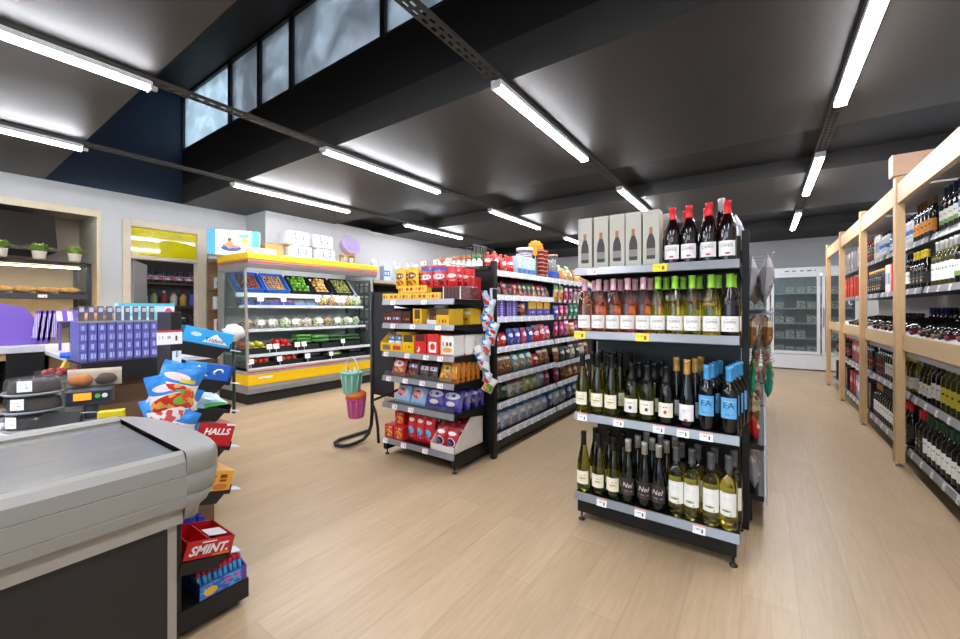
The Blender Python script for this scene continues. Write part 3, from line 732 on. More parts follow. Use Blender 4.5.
bag('candy_white', 'bag of sweets', .10, .17, .045, '#e4d6d8', [('r', 0, 1, .78, .95, '#b83a5a'), ('v', .5, .4, .4, .28, '#c86a7a', '#8aa85a', 6)])
bag('candy_teal', 'bag of sweets', .10, .17, .045, '#2f8a6a', [('e', .5, .62, .36, .12, '#e4f0e6'), ('v', .5, .3, .4, .18, '#4a4a9a', '#5ac080', 6)])
bag('candy_magenta', 'bag of sweets', .10, .16, .045, '#b8246a', [('e', .5, .6, .36, .14, '#f2d4e2'), ('v', .5, .28, .36, .16, '#e8c040', '#6a1a5a', 6)])

# ------------------------------------------------------------------ snack gondola: end bay
GX, GY = -2.57, 2.27
G1 = Unit('snack_gondola_end', 'black steel gondola end bay with six shelves of chocolate and sweets', 'shelving', (GX, GY, 0), 0)
W1 = .755
bk = MB(); bk.box(-.03, W1+.04, .425, .445, .05, 1.55)
part('back_panel', bk, M_steel_dark, G1.root)
upright(G1, -.04, .42, 1.56); upright(G1, W1+.05, .42, 1.585, .035, .05)
for xx in (.0, W1-.04):
    m = MB(); m.box(xx, xx+.04, .005, .43, .045, .12); part('base_bracket', m, M_steel_dark, G1.root, .003)
for x, y in ((.02, .03), (W1-.02, .03), (.0, .44), (W1+.05, .44)): foot(G1, x, y, .05)
Z1 = [.14, .43, .65, .85, 1.08, 1.27]
for z, tg, yb in zip(Z1, ([.01, .22, .45], [.12, .3], [.05, .24, .42, .6], [.02, .26, .46, .6], [.1, .32, .58], [.1, .44]), (.0,)*6):
    shelf(G1, 0, W1, 0, .425, z, [(t,) for t in tg], bracket=True)
lipm = glass_mat('clear_lip', '#eef2f4', .85)
for z in (Z1[1], Z1[2]):
    l = MB(); l.box(.01, W1-.01, .004, .007, z, z+.045); part('clear_lip', l, lipm, G1.root)
# hanging row above the top shelf
hk = MB(); hk.box(-.02, W1+.03, .405, .425, 1.515, 1.54); part('hook_bar', hk, M_steel_dark, G1.root)
for i, x in enumerate((.16, .29, .44, .57, .69)):
    hm = MB(); hm.tube([(x, .41, 1.53), (x, .03, 1.53), (x, .02, 1.545)], .003, 6)
    ho = part('hook', hm, M_rail, G1.root)
    part('price_card', MB().box(x-.03, x+.03, .012, .014, 1.535, 1.575), M_tag, ho)
def hang_row(u, seq, z, where, group, y=.06):
    tot, cnt = {}, {}
    for k, x, n, desc in seq: tot[desc] = tot.get(desc, 0)+1
    for k, x, n, desc in seq:
        cnt[desc] = cnt.get(desc, 0)+1
        for d in range(n):
            l = '%s%s, %s%s' % ((ORD[cnt[desc]-1]+' ') if tot[desc] > 1 else '', desc+(' from left' if tot[desc] > 1 else ''), where, '' if n == 1 else (', front of its hook' if d == 0 else ', %s on its hook' % ORD[d]))
            u.put(BAGS[k], x+random.uniform(-.004, .004), y+d*.075, z, l, group, rx=.06, rz=random.uniform(-.1, .1))
hang_row(G1, [('yellow_nuts', .16, 2, 'yellow hanging sweet bag'), ('yellow_nuts', .29, 2, 'yellow hanging sweet bag'), ('red_sweets', .44, 2, 'red blue-banded hanging bag'), ('red_sweets', .57, 2, 'red blue-banded hanging bag'), ('small_red', .69, 4, 'small red hanging bag')], 1.363, 'snack gondola end', 'bags hanging on the gondola end')
W_ = 'snack gondola end, %s shelf'
goods_row(G1, [('yellow_bar', .12, 'long yellow chocolate bar box'), ('yellow_bar', .44, 'long yellow chocolate bar box')], Z1[5], W_ % 'top', 'long yellow boxes', y=.06, rx=0)
goods_row(G1, [('yellow_bar', .30, 'long yellow bar box lying on the others')], Z1[5]+.058, W_ % 'top', 'long yellow boxes', y=.065, rx=0)
goods_row(G1, [('mint_pack', .565, 'mint green box'), ('brown_tray', .69, 'brown white-edged chocolate tray')], Z1[5], W_ % 'top', 'boxes on top shelf', y=.16, rx=0)
for i in range(3): G1.put(BAGS['red_sticks'], .70, .30+i*.001, Z1[5]+.0+i*.06, '%s red striped stick box from below, back of snack gondola top shelf' % ORD[i], 'red striped boxes')
goods_row(G1, [('brown_a', .04, 'brown chocolate box with white lettering'), ('brown_b', .15, 'brown chocolate box with blue lettering'), ('brown_c', .26, 'dark brown chocolate box with orange lettering'), ('gold_pict', .38, 'yellow biscuit box with brown picture'),
               ('yellow_box', .64, 'yellow and brown biscuit box')], Z1[4], W_ % 'second highest', 'boxes on second shelf', y=.085, rx=0)
goods_row(G1, [('yellow_long', .66, 'yellow biscuit box with pale band at the back')], Z1[4], W_ % 'second highest', 'boxes on second shelf', y=.30, rx=0)
# white sloping holder with brown bars
h = MB(); h.prism([(-.02, 0), (.10, 0), (.10, .15), (.08, .15), (.0, .05), (-.02, .03)], 'x', -.06, -.054); h.prism([(-.02, 0), (.10, 0), (.10, .15), (.08, .15), (.0, .05), (-.02, .03)], 'x', .054, .06)
h.box(-.06, .06, -.02, -.016, 0, .035); h.box(-.06, .06, .096, .10, 0, .15); h.box(-.06, .06, -.02, .1, 0, .004)
M_holder = mat('white_card_holder', '#ece6e2', .6)
o = G1.put(Proto('card_holder', 'box', h.mesh('holder', M_holder)), .505, .06, Z1[4], 'white open card holder of brown bars, second highest snack shelf')
for i in range(3): G1.put(BAGS['brown_c'], .505, .09+i*.0, Z1[4]+.006+i*0, 'brown bar box standing in the white card holder', None, sc=(.9, .38, 1.2)) if i == 0 else None
# third shelf: yellow open tray with blue and white bars
M_ytray = mat('yellow_card_tray', '#edb81a', .5)
def tray(w, h0, h1, d):
    t = MB(); t.box(-w/2, w/2, 0, d, 0, .004); t.box(-w/2, w/2, 0, .004, 0, h0); t.box(-w/2, w/2, d-.004, d, 0, h1)
    for x in (-w/2, w/2-.004): t.prism([(0, 0), (d, 0), (d, h1), (d*.55, h1), (0, h0)], 'x', x, x+.004)
    return t
G1.put(Proto('display_tray', 'box', tray(.26, .07, .15, .18).mesh('tray', M_ytray), [('printed_panel', MB().box(-.10, -.01, -.001, -.0003, .015, .055).mesh('printed_panel', mat('tray_print', '#7a6a4a', .6))), ('printed_panel', MB().box(.02, .11, -.001, -.0003, .018, .052).mesh('printed_panel', mat('tray_print_red', '#c0402a', .6)))]), .085, .012, Z1[3], 'yellow open card tray of blue and white bars, third highest snack shelf')
bag('blue_bar', 'chocolate bar', .07, .13, .04, '#2c4a80', [('r', 0, 1, .3, .6, '#dfe8f0'), ('t', .1, .9, .7, .85, '#c8d8e8', 18)], 'chocolate_bar')
for i in range(3): G1.put(BAGS['blue_bar'], .005+i*.08, .08, Z1[3]+.006, '%s blue and white bar from left standing in the yellow card tray' % ORD[i], 'bars in the yellow tray', rx=-.15)
goods_row(G1, [('yellow_case', .275, 'yellow biscuit box with dark top'), ('red_box', .405, 'red biscuit box'), ('red_white', .53, 'red box with white picture'), ('white_orange', .665, 'white and orange wafer box')], Z1[3], W_ % 'third highest', 'boxes on third shelf', y=.09, rx=0)
goods_row(G1, [('white_orange', .672, 'white and orange wafer box')], Z1[3], 'snack gondola third highest shelf, second row', 'boxes on third shelf', y=.22, rx=0)
goods_row(G1, [('white_orange', .675, 'white and orange wafer box')], Z1[3], 'snack gondola third highest shelf, back row', 'boxes on third shelf', y=.35, rx=0)
goods_row(G1, [('red_share', .09, 'large red sweet bag'), ('brown_share', .25, 'brown bag with lilac band'), ('dark_share', .37, 'dark white-banded bag'), ('dark_share', .47, 'dark white-banded bag'), ('gold_share', .60, 'golden sweet bag')], Z1[2], W_ % 'third lowest', 'bags on fourth shelf', y=.08, deep=2, dy=.10, rx=-.35)
for i in range(5): G1.put(BAGS['orange_bar'], .715, .06+i*.065, Z1[2], '%s orange bar back from the front edge, end of third lowest snack shelf' % ORD[i], 'orange bars', rx=-.12)
goods_row(G1, [('pale_blue', .13, 'pale blue-pink bag'), ('pale_blue', .30, 'pale blue-pink bag'), ('purple_share', .48, 'purple sweet bag'), ('purple_share', .655, 'purple sweet bag')], Z1[1], W_ % 'second lowest', 'bags on fifth shelf', y=.09, deep=2, dy=.10, rx=-.42)
for i in range(2): G1.put(BAGS['violet_small'], .69, .30+i*.06, Z1[1], '%s small violet bag behind the purple bags, second lowest snack shelf' % ORD[i], 'violet bags', rx=-.3) if i == 0 else G1.put(BAGS['violet_small'], .69, .385, Z1[1], 'back small violet bag, end of second lowest snack shelf', 'violet bags', rx=-.1)
for i, (x, y, z) in enumerate(((.05, .07, 0), (.16, .07, 0), (.05, .18, 0), (.16, .18, 0), (.12, .12, .107))):
    G1.put(BAGS['red_cube'], x, y, Z1[0]+z, '%s, lowest snack shelf' % ('red gift box lying on the other red boxes' if i == 4 else '%s red gift box %s' % (ORD[i % 2], 'from left in front' if i < 2 else 'from left behind')), 'red gift boxes')
goods_row(G1, [('tall_red', .265, 'tall red stand-up bag'), ('tall_red', .365, 'tall red stand-up bag'), ('tall_red', .455, 'tall red stand-up bag')], Z1[0], W_ % 'lowest', 'tall red bags', y=.08, deep=2, dy=.10, rx=-.06)
M_wtray = mat('white_card_tray', '#e2dcd6', .6)
G1.put(Proto('display_tray', 'box', tray(.235, .05, .235, .36).mesh('tray', M_wtray)), .63, .012, Z1[0], 'white sloping card tray of red bags, end of lowest snack shelf')
for c_ in range(2):
    for r_ in range(4):
        G1.put(BAGS['red_pouch'], .575+c_*.108, .065+r_*.08, Z1[0]+.006+r_*.006, '%s red pouch from left in the white card tray, %s' % (ORD[c_], 'front row' if r_ == 0 else ORD[r_]+' row back'), 'red pouches in white tray', rx=-.14)

# ------------------------------------------------------------------ snack gondola: long side towards the wine gondola
SX, SY = -1.77, 2.73
GS = Unit('snack_gondola_run', 'long black gondola run of snack shelves facing the wine gondola', 'shelving', (SX, SY, 0), PI/2)
LEN = 3.5
bk = MB(); bk.box(0, LEN, .395, .415, .05, 1.52); part('back_panel', bk, M_steel_dark, GS.root)
b = MB(); b.box(0, LEN, .03, .78, .03, .13); part('plinth', b, M_steel_dark, GS.root, .004)
for x in (.0, 1.2, 2.35, 3.5): upright(GS, x, .36, 1.52, .03, .07)
ZS = [.17, .42, .64, .876, 1.13, 1.315, 1.52]
M_tag_s = print_mat('small_price_card', '#eceae8', [('r', .6, .85, .2, .6, '#555555'), ('r', 0, 1, .86, 1, '#d8b0ac')])
def tags(x0, n, dx): return [(x0+i*dx, 2) for i in range(n)]
M_rail_w = mat('white_price_rail', '#c6c8cf', .4, .1)
for z in ZS[:6]: shelf(GS, .02, 1.18, .0 if z < .8 else .03, .38, z, tags(.06, 8, .14), rail_mat=M_rail_w, rail=.04)
for z in (.17, .42, .876): shelf(GS, 1.22, 2.34, .0 if z < .8 else .03, .38, z, tags(1.28, 8, .13), rail_mat=M_rail_w, rail=.04)
shelf(GS, .0, LEN, .02, .8, 1.52, tags(.1, 14, .17), rail_mat=M_rail_w, rail=.045)
for z in (.17, .42, .876): shelf(GS, 2.36, 3.48, .0 if z < .8 else .03, .38, z, rail_mat=M_rail_w, rail=.04)
def run(u, keys, x0, dx, z, where, group, y=.055, rx=-.12, deep=1):
    goods_row(u, [(k, x0+i*dx, d) for i, (k, d) in enumerate(keys)], z, where, group, y=y, rx=rx, deep=deep)
S_ = 'snack gondola side, %s shelf'
cd, cr, ct, cg = ('choc_dark', 'dark chocolate bar'), ('choc_red', 'red chocolate bar'), ('choc_tan', 'tan chocolate bar'), ('choc_green', 'green chocolate bar')
run(GS, [cd, cd, cr, cd, cr, cr, cg, cg, ct, cr, cr, cd], .08, .095, ZS[5], S_ % 'second highest', 'chocolate bars on gondola side', rx=-.35)
k = 0
for st, x in enumerate((.13, .34)):
    for i in range(7):
        GS.put(BAGS['purple_tablet'], x, .08, ZS[4]+i*.0205, '%s purple tablet from below, %s purple stack, third highest snack side shelf' % (ORD[i], ORD[st]), 'stacked purple tablets')
run(GS, [('choc_dark', 'dark chocolate bar'), ('choc_tan', 'tan chocolate bar')], .50, .09, ZS[4], S_ % 'third highest', 'bars on third side shelf')
run(GS, [('purple_box', 'purple and yellow chocolate box')]*3, .71, .16, ZS[4], S_ % 'third highest', 'purple and yellow boxes', rx=0, y=.08)
run(GS, [('red_pack', 'red biscuit pack'), ('red_pack', 'red biscuit pack'), ('blue_pack', 'blue sweet bag'), ('blue_pack', 'blue sweet bag'), ('pink_pack', 'pink sweet bag'), ('blue_pack', 'blue sweet bag'), ('red_sweets', 'red blue-banded bag'), ('red_share', 'large red bag'), ('pink_pack', 'pink sweet bag')], .09, .125, ZS[3], S_ % 'fourth lowest', 'bags on fourth side shelf')
run(GS, [('cookie', 'brown biscuit pack'), ('cookie', 'brown biscuit pack'), ('cookie', 'brown biscuit pack'), ('teal_cookie', 'teal biscuit pack'), ('teal_cookie', 'teal biscuit pack'), ('teal_cookie', 'teal biscuit pack'), ('red_pack', 'red biscuit pack'), ('cookie', 'brown biscuit pack'), ('cookie', 'brown biscuit pack')], .09, .125, ZS[2], S_ % 'third lowest', 'biscuit packs on third side shelf', rx=-.3)
run(GS, [('dark_pack', 'dark green pack'), ('dark_pack', 'dark green pack'), ('beige_pack', 'beige biscuit pack'), ('beige_pack', 'beige biscuit pack'), ('lime_pack', 'lime green pack'), ('lime_pack', 'lime green pack'), ('blue_white', 'blue and white bag'), ('pink_pack', 'pink sweet bag')], .09, .14, ZS[1], S_ % 'second lowest', 'packs on second side shelf')
run(GS, [('blue_white', 'blue and white cracker bag')]*7+[('deep_blue', 'deep blue cracker bag')], .10, .147, ZS[0], S_ % 'lowest', 'cracker bags on lowest side shelf', y=.05)
run(GS, [('blue_white', 'blue and white cracker bag'), ('blue_white', 'blue and white cracker bag'), ('deep_blue', 'deep blue cracker bag'), ('deep_blue', 'deep blue cracker bag'), ('bread_pack', 'golden bread pack'), ('bread_pack', 'golden bread pack')], 1.31, .16, ZS[0], 'lowest shelf beneath the hanging sweets', 'bags on far lowest shelf', y=.05)
run(GS, [('pink_pack', 'pink sweet bag'), ('cookie', 'brown biscuit pack'), ('bread_pack', 'golden bread pack'), ('bread_pack', 'golden bread pack'), ('bread_pack', 'golden bread pack'), ('bread_pack', 'golden bread pack')], 1.31, .16, ZS[1], 'second shelf beneath the hanging sweets', 'packs on far second shelf', y=.05)
run(GS, [('cookie', 'brown biscuit pack'), ('dark_pack', 'dark green pack'), ('dark_pack', 'dark green pack'), ('beige_pack', 'beige biscuit pack'), ('dark_pack', 'dark green pack'), ('beige_pack', 'beige biscuit pack'), ('cookie', 'brown biscuit pack')], 1.31, .15, ZS[2]-.02, 'in the tray under the hanging sweets', 'packs in far tray', y=.055)
shelf(GS, 1.22, 2.34, .02, .38, ZS[2]-.02, tags(1.28, 8, .13), rail_mat=M_rail_w, rail=.04)
hooks = [(1.27, [('candy_green', 'green-topped sweet bag')]*2+[('candy_pink', 'pink sweet bag'), ('candy_pink', 'pink sweet bag'), ('candy_white', 'pale sweet bag'), ('candy_white', 'pale sweet bag'), ('candy_pink', 'pink sweet bag'), ('candy_green', 'green-topped sweet bag')]),
         (1.08, [('blue_pack', 'blue sweet bag'), ('candy_magenta', 'magenta sweet bag'), ('candy_magenta', 'magenta sweet bag'), ('candy_teal', 'teal sweet bag'), ('candy_teal', 'teal sweet bag'), ('candy_teal', 'teal sweet bag'), ('candy_white', 'pale sweet bag'), ('candy_teal', 'teal sweet bag')]),
         (.90, [('candy_magenta', 'magenta sweet bag'), ('candy_magenta', 'magenta sweet bag'), ('candy_pink', 'pink sweet bag'), ('bread_pack', 'golden snack bag'), ('candy_magenta', 'magenta sweet bag'), ('candy_pink', 'pink sweet bag'), ('candy_white', 'pale sweet bag'), ('candy_pink', 'pink sweet bag')])]
for (z, ks), nm in zip(hooks, ('top hook row', 'middle hook row', 'bottom hook row')):
    for i in range(8):
        x = 1.29+i*.138
        hm = MB(); hm.tube([(x, .40, z+.185), (x, .02, z+.185), (x, .01, z+.197)], .003, 6); ho = part('hook', hm, M_rail, GS.root)
        part('price_card', MB().box(x-.025, x+.025, .002, .004, z+.19, z+.225), M_tag, ho)
    hang_row(GS, [(k, 1.29+i*.138, 1, d) for i, (k, d) in enumerate(ks)], z, 'snack gondola side, '+nm, 'sweets on the '+nm)
# ------------------------------------------------------------------ on top of the snack gondola (top z = 1.52)
TZ = 1.5215
M_clear = glass_mat('clear_plastic', '#f2f5f6', .72, .08)
M_redp = print_mat('red_sweet_pack', '#cc2630', [('r', .0, 1, .55, .75, '#f2d8d4'), ('t', .1, .9, .2, .4, '#f4dcd0', 24)])
# black wire rack with red packs
wr = MB()
for z in (0, .11, .22):
    wr.tube([(-.12, -.07, z+.004), (.12, -.07, z+.004), (.12, .07, z+.004), (-.12, .07, z+.004)], .004, 6, closed=True)
for i in range(7):
    x = -.12+i*.04; wr.tube([(x, -.07, 0.004), (x, -.07, .224)], .003, 6); wr.tube([(x, .07, 0.004), (x, .07, .224)], .003, 6)
wr_m = wr.mesh('wire_rack', M_black_plastic)
Proto('wire_rack', 'rack', wr_m).put('black wire rack on top of the snack gondola corner', (-2.1, 3.0, TZ), PI/2)
ps = MB(); ps.lathe([(.001, .004), (.026, 0), (.03, .01), (.03, .13), (.02, .15), (.012, .155), (.012, .165)], 12)
P_redb = Proto('sweet_tube', 'tube of sweets', ps.mesh('tube', M_redp), [('cap', MB().cyl(0, 0, .165, .185, .014, 10).mesh('cap', mat('orange_cap', '#e8752a', .5)))])
for i, (x, y, z) in enumerate(((-1.95, 3.03, 0), (-1.95, 3.11, 0), (-2.02, 3.16, 0), (-1.94, 3.18, 0), (-1.97, 2.93, 0), (-1.90, 2.93, 0), (-2.03, 3.08, 0))):
    P_redb.put('%s red sweet tube from the gondola corner, top of snack gondola' % ORD[i], (x, y, TZ+z), group='red sweet tubes', sc=(.9, .9, .95))
carton('milk', 'milk carton', .075, .16, .07, '#b9d6ee', [('r', 0, 1, .0, .3, '#3f78b8'), ('e', .5, .6, .3, .18, '#eef4f8'), ('t', .25, .75, .55, .65, '#3a62a0', 24)], 'milk_carton')
for i in range(4):
    BAGS['milk'].put('%s blue milk carton along the front, top of snack gondola' % ORD[i], (-1.83, 3.2+i*.085, TZ), PI/2, group='blue milk cartons')
bag('rack_bar', 'chocolate bar', .03, .25, .02, '#2a211e', [('r', 0, 1, .4, .7, '#7a5a48')], 'chocolate_bar')
for i in range(6): BAGS['rack_bar'].put('%s dark bar from the end panel standing in the black wire rack' % ORD[i], (-2.1, 2.905+i*.038, TZ+.008), PI/2, group='dark bars in wire rack')
for i, (x, y, k) in enumerate(((-1.84, 2.86, 'small_red'), (-1.86, 3.0, 'red_pack'), (-1.84, 3.1, 'small_red'), (-2.0, 3.24, 'red_sweets'), (-1.96, 3.3, 'red_pack'), (-2.02, 3.36, 'small_red'), (-2.0, 3.44, 'red_sweets'), (-2.02, 3.52, 'gold_share'))):
    BAGS[k].put('%s packet among the red packets behind the gondola corner, top of snack gondola' % ORD[i], (x, y, TZ), PI/2+random.uniform(-.3, .3), -.1, group='red packets on gondola top')
# clear tub of striped sweets
M_sweets = print_mat('striped_sweets', '#e6d4dc', [('v', .5, .5, .9, .9, '#c84a58', '#7a88c0', 16), ('s', 0, 1, 0, 1, '#efe4ea', 14, 'z')])
tb = MB(); tb.lathe([(.08, 0), (.085, .02), (.085, .25), (.075, .27)], 20)
ti = MB(); ti.lathe([(.001, .004), (.078, .004), (.08, .24), (.04, .26), (.001, .262)], 20)
tl = MB(); tl.lathe([(.086, .265), (.086, .295), (.001, .30)], 20)
Proto('sweet_jar', 'jar of sweets', tb.mesh('jar', M_clear), [('sweets', ti.mesh('sweets', M_sweets)), ('lid', tl.mesh('lid', mat('pale_lid', '#dfe2ea', .4)))]).put('clear jar of pink and blue striped sweets on the snack gondola', (-1.98, 3.62, TZ))
# stacks of red and cream cups
cp = MB(); cp.lathe([(.001, .002), (.03, 0), (.038, .035), (.04, .038), (.0385, .04)], 14)
P_cup = Proto('sweet_cup', 'cup of sweets', cp.mesh('cup', print_mat('red_cream_cup', '#b5352a', [('r', 0, 1, .55, .8, '#f0dcc0')])))
for c_, (x, y) in enumerate(((-1.86, 3.74), (-1.86, 3.83))):
    for i in range(7):
        P_cup.put('%s red and cream cup from below, %s stack on top of snack gondola' % (ORD[i], ('cup', 'farther cup')[c_]), (x, y, TZ+i*.0415), group='stacked red cups')
# blue-based jar of lollies
jb = MB(); jb.box(-.06, .06, -.06, .06, 0, .08)
jt = MB(); jt.lathe([(.055, .08), (.058, .10), (.058, .235), (.05, .245)], 16)
jk = MB()
for i in range(9):
    a = i*2.4; jk.tube([(.03*math.cos(a), .03*math.sin(a), .085), (.035*math.cos(a), .035*math.sin(a), .215)], .005, 6)
Proto('lolly_jar', 'jar of lollies', jb.mesh('base', mat('blue_card', '#2a52b4', .5), .004), [('jar', jt.mesh('jar', M_clear)), ('sticks', jk.mesh('sticks', mat('lolly_stick', '#e8e0d4', .5))), ('lid', MB().lathe([(.06, .245), (.06, .27), (.001, .275)], 16).mesh('lid', mat('pink_lid', '#d99a98', .5)))]).put('clear lolly jar on a blue base, top of snack gondola', (-1.88, 4.06, TZ))
for i, k in enumerate(('red_pack', 'candy_green', 'gold_share', 'candy_green', 'lime_pack', 'gold_share', 'candy_green', 'yellow_nuts', 'lime_pack', 'candy_green')):
    BAGS[k].put('%s bag after the lolly jar along the snack gondola top' % ORD[i], (-1.88+random.uniform(-.04, .01), 4.2+i*.115, TZ), PI/2, -.2, group='bags on gondola top')
# round orange scalloped sign on a stick
st = []
for i in range(48):
    a = 2*PI*i/48; r = .082*(1+.07*math.cos(a*12)); st.append((r*math.cos(a), r*math.sin(a)+.33))
sg = MB(); sg.prism(st, 'y', -.003, .003)
tx = text_mesh('Chupa', .045, None, .2, .0006, mat('sign_red', '#d6462a', .5)); tx2 = text_mesh('Chups', .04, None, .2, .0006, MATS['sign_red'])
for v in tx.vertices: v.co += Vector((0, -.0038, .35))
for v in tx2.vertices: v.co += Vector((0, -.0038, .31))
Proto('round_sign', 'sign', sg.mesh('sign', mat('orange_sign', '#f0a01e', .5)), [('lettering', tx), ('lettering', tx2), ('stick', MB().tube([(0, .005, 0), (0, .005, .3)], .004, 6).mesh('stick', mat('white_stick', '#e8e6e2', .5))), ('foot', MB().cyl(0, .005, 0, .008, .035, 14).mesh('foot', MATS['white_stick']))]).put('round orange scalloped sign on a stick above the snack gondola', (-1.985, 3.87, TZ), PI*.22)
# orange and green capped bottles behind the end panel
cb = MB(); cb.lathe([(.001, .003), (.028, 0), (.03, .006), (.03, .07), (.02, .095), (.013, .105), (.013, .118)], 14)
for nm, cc in (('orange', '#e8702a'), ('green', '#2f9a3c')):
    BAGS['cap_'+nm] = Proto('squeeze_bottle', 'bottle', cb.mesh('bottle', mat('milky_bottle', '#e4e0d6', .3)), [('cap', MB().lathe([(.016, .115), (.016, .14), (.006, .15), (.001, .151)], 12).mesh('cap', mat('cap_'+nm, cc, .4)))])
for i in range(9):
    nm = 'orange' if i < 7 else 'green'
    BAGS['cap_'+nm].put('%s %s-capped bottle from the wall side, on top of snack gondola end' % (ORD[i if i < 7 else i-7], nm), (-2.43+i*.055, 2.83, TZ), group=nm+' capped bottles')

# ------------------------------------------------------------------ clip strips of sweets on the gondola corner
M_clipbag = [print_mat('clip_bag_%d' % i, b, it, 'xz', .3, .0, .2, .2) for i, (b, it) in enumerate((
    ('#c9d6e2', [('r', 0, .5, .6, 1, '#2f74c0'), ('e', .5, .8, .3, .1, '#e8eef4'), ('v', .5, .3, .45, .28, '#d83a34', '#e8ccd0', 6)]),
    ('#ece8e6', [('r', 0, .35, .75, 1, '#3a80c8'), ('v', .5, .35, .45, .3, '#3a9a48', '#e8a83a', 6)])))]
cbm = [bag_mesh(.085, .13, .045, m, 40+i) for i, m in enumerate(M_clipbag)]
for s_, (z1, x) in enumerate(((1.36, -1.715), (1.0, -1.745))):
    nm = ('upper', 'lower')[s_]
    st_ = link('clip_strip', MB().box(-.012, .012, -.001, .001, -.44, 0).mesh('strip', mat('clear_strip', '#d9dee2', .3)), None, (x, 2.60, z1))
    tag(st_, '%s hanging strip of sweet bags on the snack gondola corner post' % nm, 'clip strip')
    part('hook', MB().tube([(0, .09, 0), (0, .0, 0), (0, 0, -.02)], .003, 6), M_rail, st_)
    for i in range(6):
        tag(link('clip_strip_sweets', cbm[i % 2 if s_ else 0], None, (x+random.uniform(-.012, .012), 2.57+random.uniform(-.01, .0), z1-.145-i*.058), random.uniform(-.7, .9), .3, random.uniform(-.5, .5)),
            '%s sweet bag from the top on the %s hanging strip' % (ORD[i], nm), 'bag of sweets', 'sweets on the %s strip' % nm)

# ------------------------------------------------------------------ black stand of beach toys beside the snack gondola
SB = empty('toy_stand', (-2.93, 2.30, 0), 'black tubular display stand with a curved foot beside the snack gondola', 'stand')
def bend(pts): return pts
post = [(0, .16, 1.36), (0, .16, .25), (0, .15, .14), (0, .12, .07), (0, .06, .03), (0, -.02, .02), (0, -.10, .02), (-.03, -.14, .02), (-.10, -.15, .02), (-.16, -.12, .02), (-.2, -.05, .02), (-.2, .3, .02)]
part('post', MB().tube(post, .016, 10), M_black_plastic, SB)
part('brace', MB().tube([(0, .16, .36), (.10, .16, .40), (.34, .16, .50)], .012, 8), M_black_plastic, SB)
part('leg', MB().tube([(0, .16, .34), (.06, .15, .26), (.10, .14, .14), (.11, .14, .0)], .013, 8), M_black_plastic, SB)
mp = MB(); mp.box(.0, .28, .165, .17, .42, 1.35)
part('panel', mp, mat('dark_mesh_panel', '#2a2a2e', .6), SB)
part('hook', MB().tube([(0, .14, .75), (-.02, -.02, .76), (-.02, -.05, .78)], .004, 6), M_rail, SB)
part('hook', MB().tube([(0, .14, .63), (-.02, -.02, .64), (-.02, -.05, .66)], .004, 6), M_rail, SB)
def bucket(name, c1, c2):
    b = MB(); b.lathe([(.001, .0), (.05, 0), (.052, .004), (.068, .13), (.074, .132), (.074, .14), (.066, .14)], 20)
    hd = MB(); hd.tube([(.068*math.cos(a), 0, .135+.1*math.sin(a)) for a in [PI*i/10 for i in range(11)]], .004, 6)
    rib = MB()
    for i in range(10):
        a = 2*PI*i/10; rib.tube([(.052*math.cos(a), .052*math.sin(a), .01), (.068*math.cos(a), .068*math.sin(a), .125)], .004, 6)
    return Proto(name, 'toy bucket', b.mesh('bucket', mat(name+'_a', c1, .4)), [('handle', hd.mesh('handle', mat(name+'_b', c2, .4))), ('ribs', rib.mesh('ribs', mat(name+'_c', c2, .4)))])
bucket('beach_bucket', '#7fc3b4', '#a9dcd0').put('mint green toy bucket hanging on the black stand', (-2.95, 2.25, .46), 0, 0, 0, None, 1.35)
bucket('toy_basket', '#c85a9a', '#e07ab0').put('pink toy basket hanging on the black stand below the mint bucket', (-2.935, 2.285, .245), 0, 0, 0, None, 1.25)
rk = MB(); rk.lathe([(.08, .0), (.082, .03), (.06, .05), (.001, .055)], 16)
Proto('sand_sieve', 'toy', rk.mesh('sieve', mat('orange_toy', '#ea7a22', .4))).put('orange toy sieve resting on the pink toy basket', (-2.935, 2.285, .425), 0, 0, 0, None, 1.1)
for i in range(2):
    Proto('toy_spade', 'toy', MB().tube([(0, 0, 0), (0, 0, .16)], .006, 6).ball(0, 0, .0, .022, .008, .04).mesh('spade', mat('spade_%d' % i, ('#c23a4a', '#e8e4de')[i], .4))).put(('red toy spade standing in the mint bucket', 'white toy spade standing in the mint bucket')[i], (-2.98+i*.05, 2.25, .53), 0, .1-.2*i)

# ------------------------------------------------------------------ wine gondola: long run behind the end bay
GR = Unit('wine_gondola_run', 'long black gondola run of hanging goods along the wine aisle', 'shelving', (.015, 2.68, 0), PI/2)
bk = MB(); bk.box(0, 3.4, .37, .39, .05, 1.56); part('back_panel', bk, M_steel_dark, GR.root)
b = MB(); b.box(0, 3.4, .06, .86, .03, .13); part('plinth', b, M_steel_dark, GR.root, .004)
for x in (.0, 1.13, 2.27, 3.4): upright(GR, x, .44, 1.56, .03, .07)
for z in (.17, .45): 
    for x0 in (.02, 1.15, 2.29): shelf(GR, x0, x0+1.09, .0, .46, z, tags(x0+.06, 5, .2), rail_mat=M_rail_w, rail=.04)
shelf(GR, .0, 3.4, .10, .86, 1.53, rail_mat=M_rail_w, rail=.04)
NMS = {'candy_teal': 'teal bag', 'candy_green': 'green-topped bag', 'candy_pink': 'pink bag', 'gold_share': 'golden bag', 'candy_magenta': 'magenta bag', 'candy_white': 'pale bag', 'cookie': 'brown pack', 'red_share': 'red bag', 'beige_pack': 'beige pack'}
M_grey_bag = print_mat('grey_long_bag', '#9a989e', [('r', 0, 1, .7, .9, '#c9c4c6'), ('v', .5, .3, .36, .2, '#5a3a34', '#b8b0b4', 6)], 'xz', .35, 0, .1, .2)
BAGS['long_bag'] = Proto('long_snack_bag', 'bag of snacks', bag_mesh(.13, .25, .07, M_grey_bag, 77)); NMS['long_bag'] = 'long grey bag'
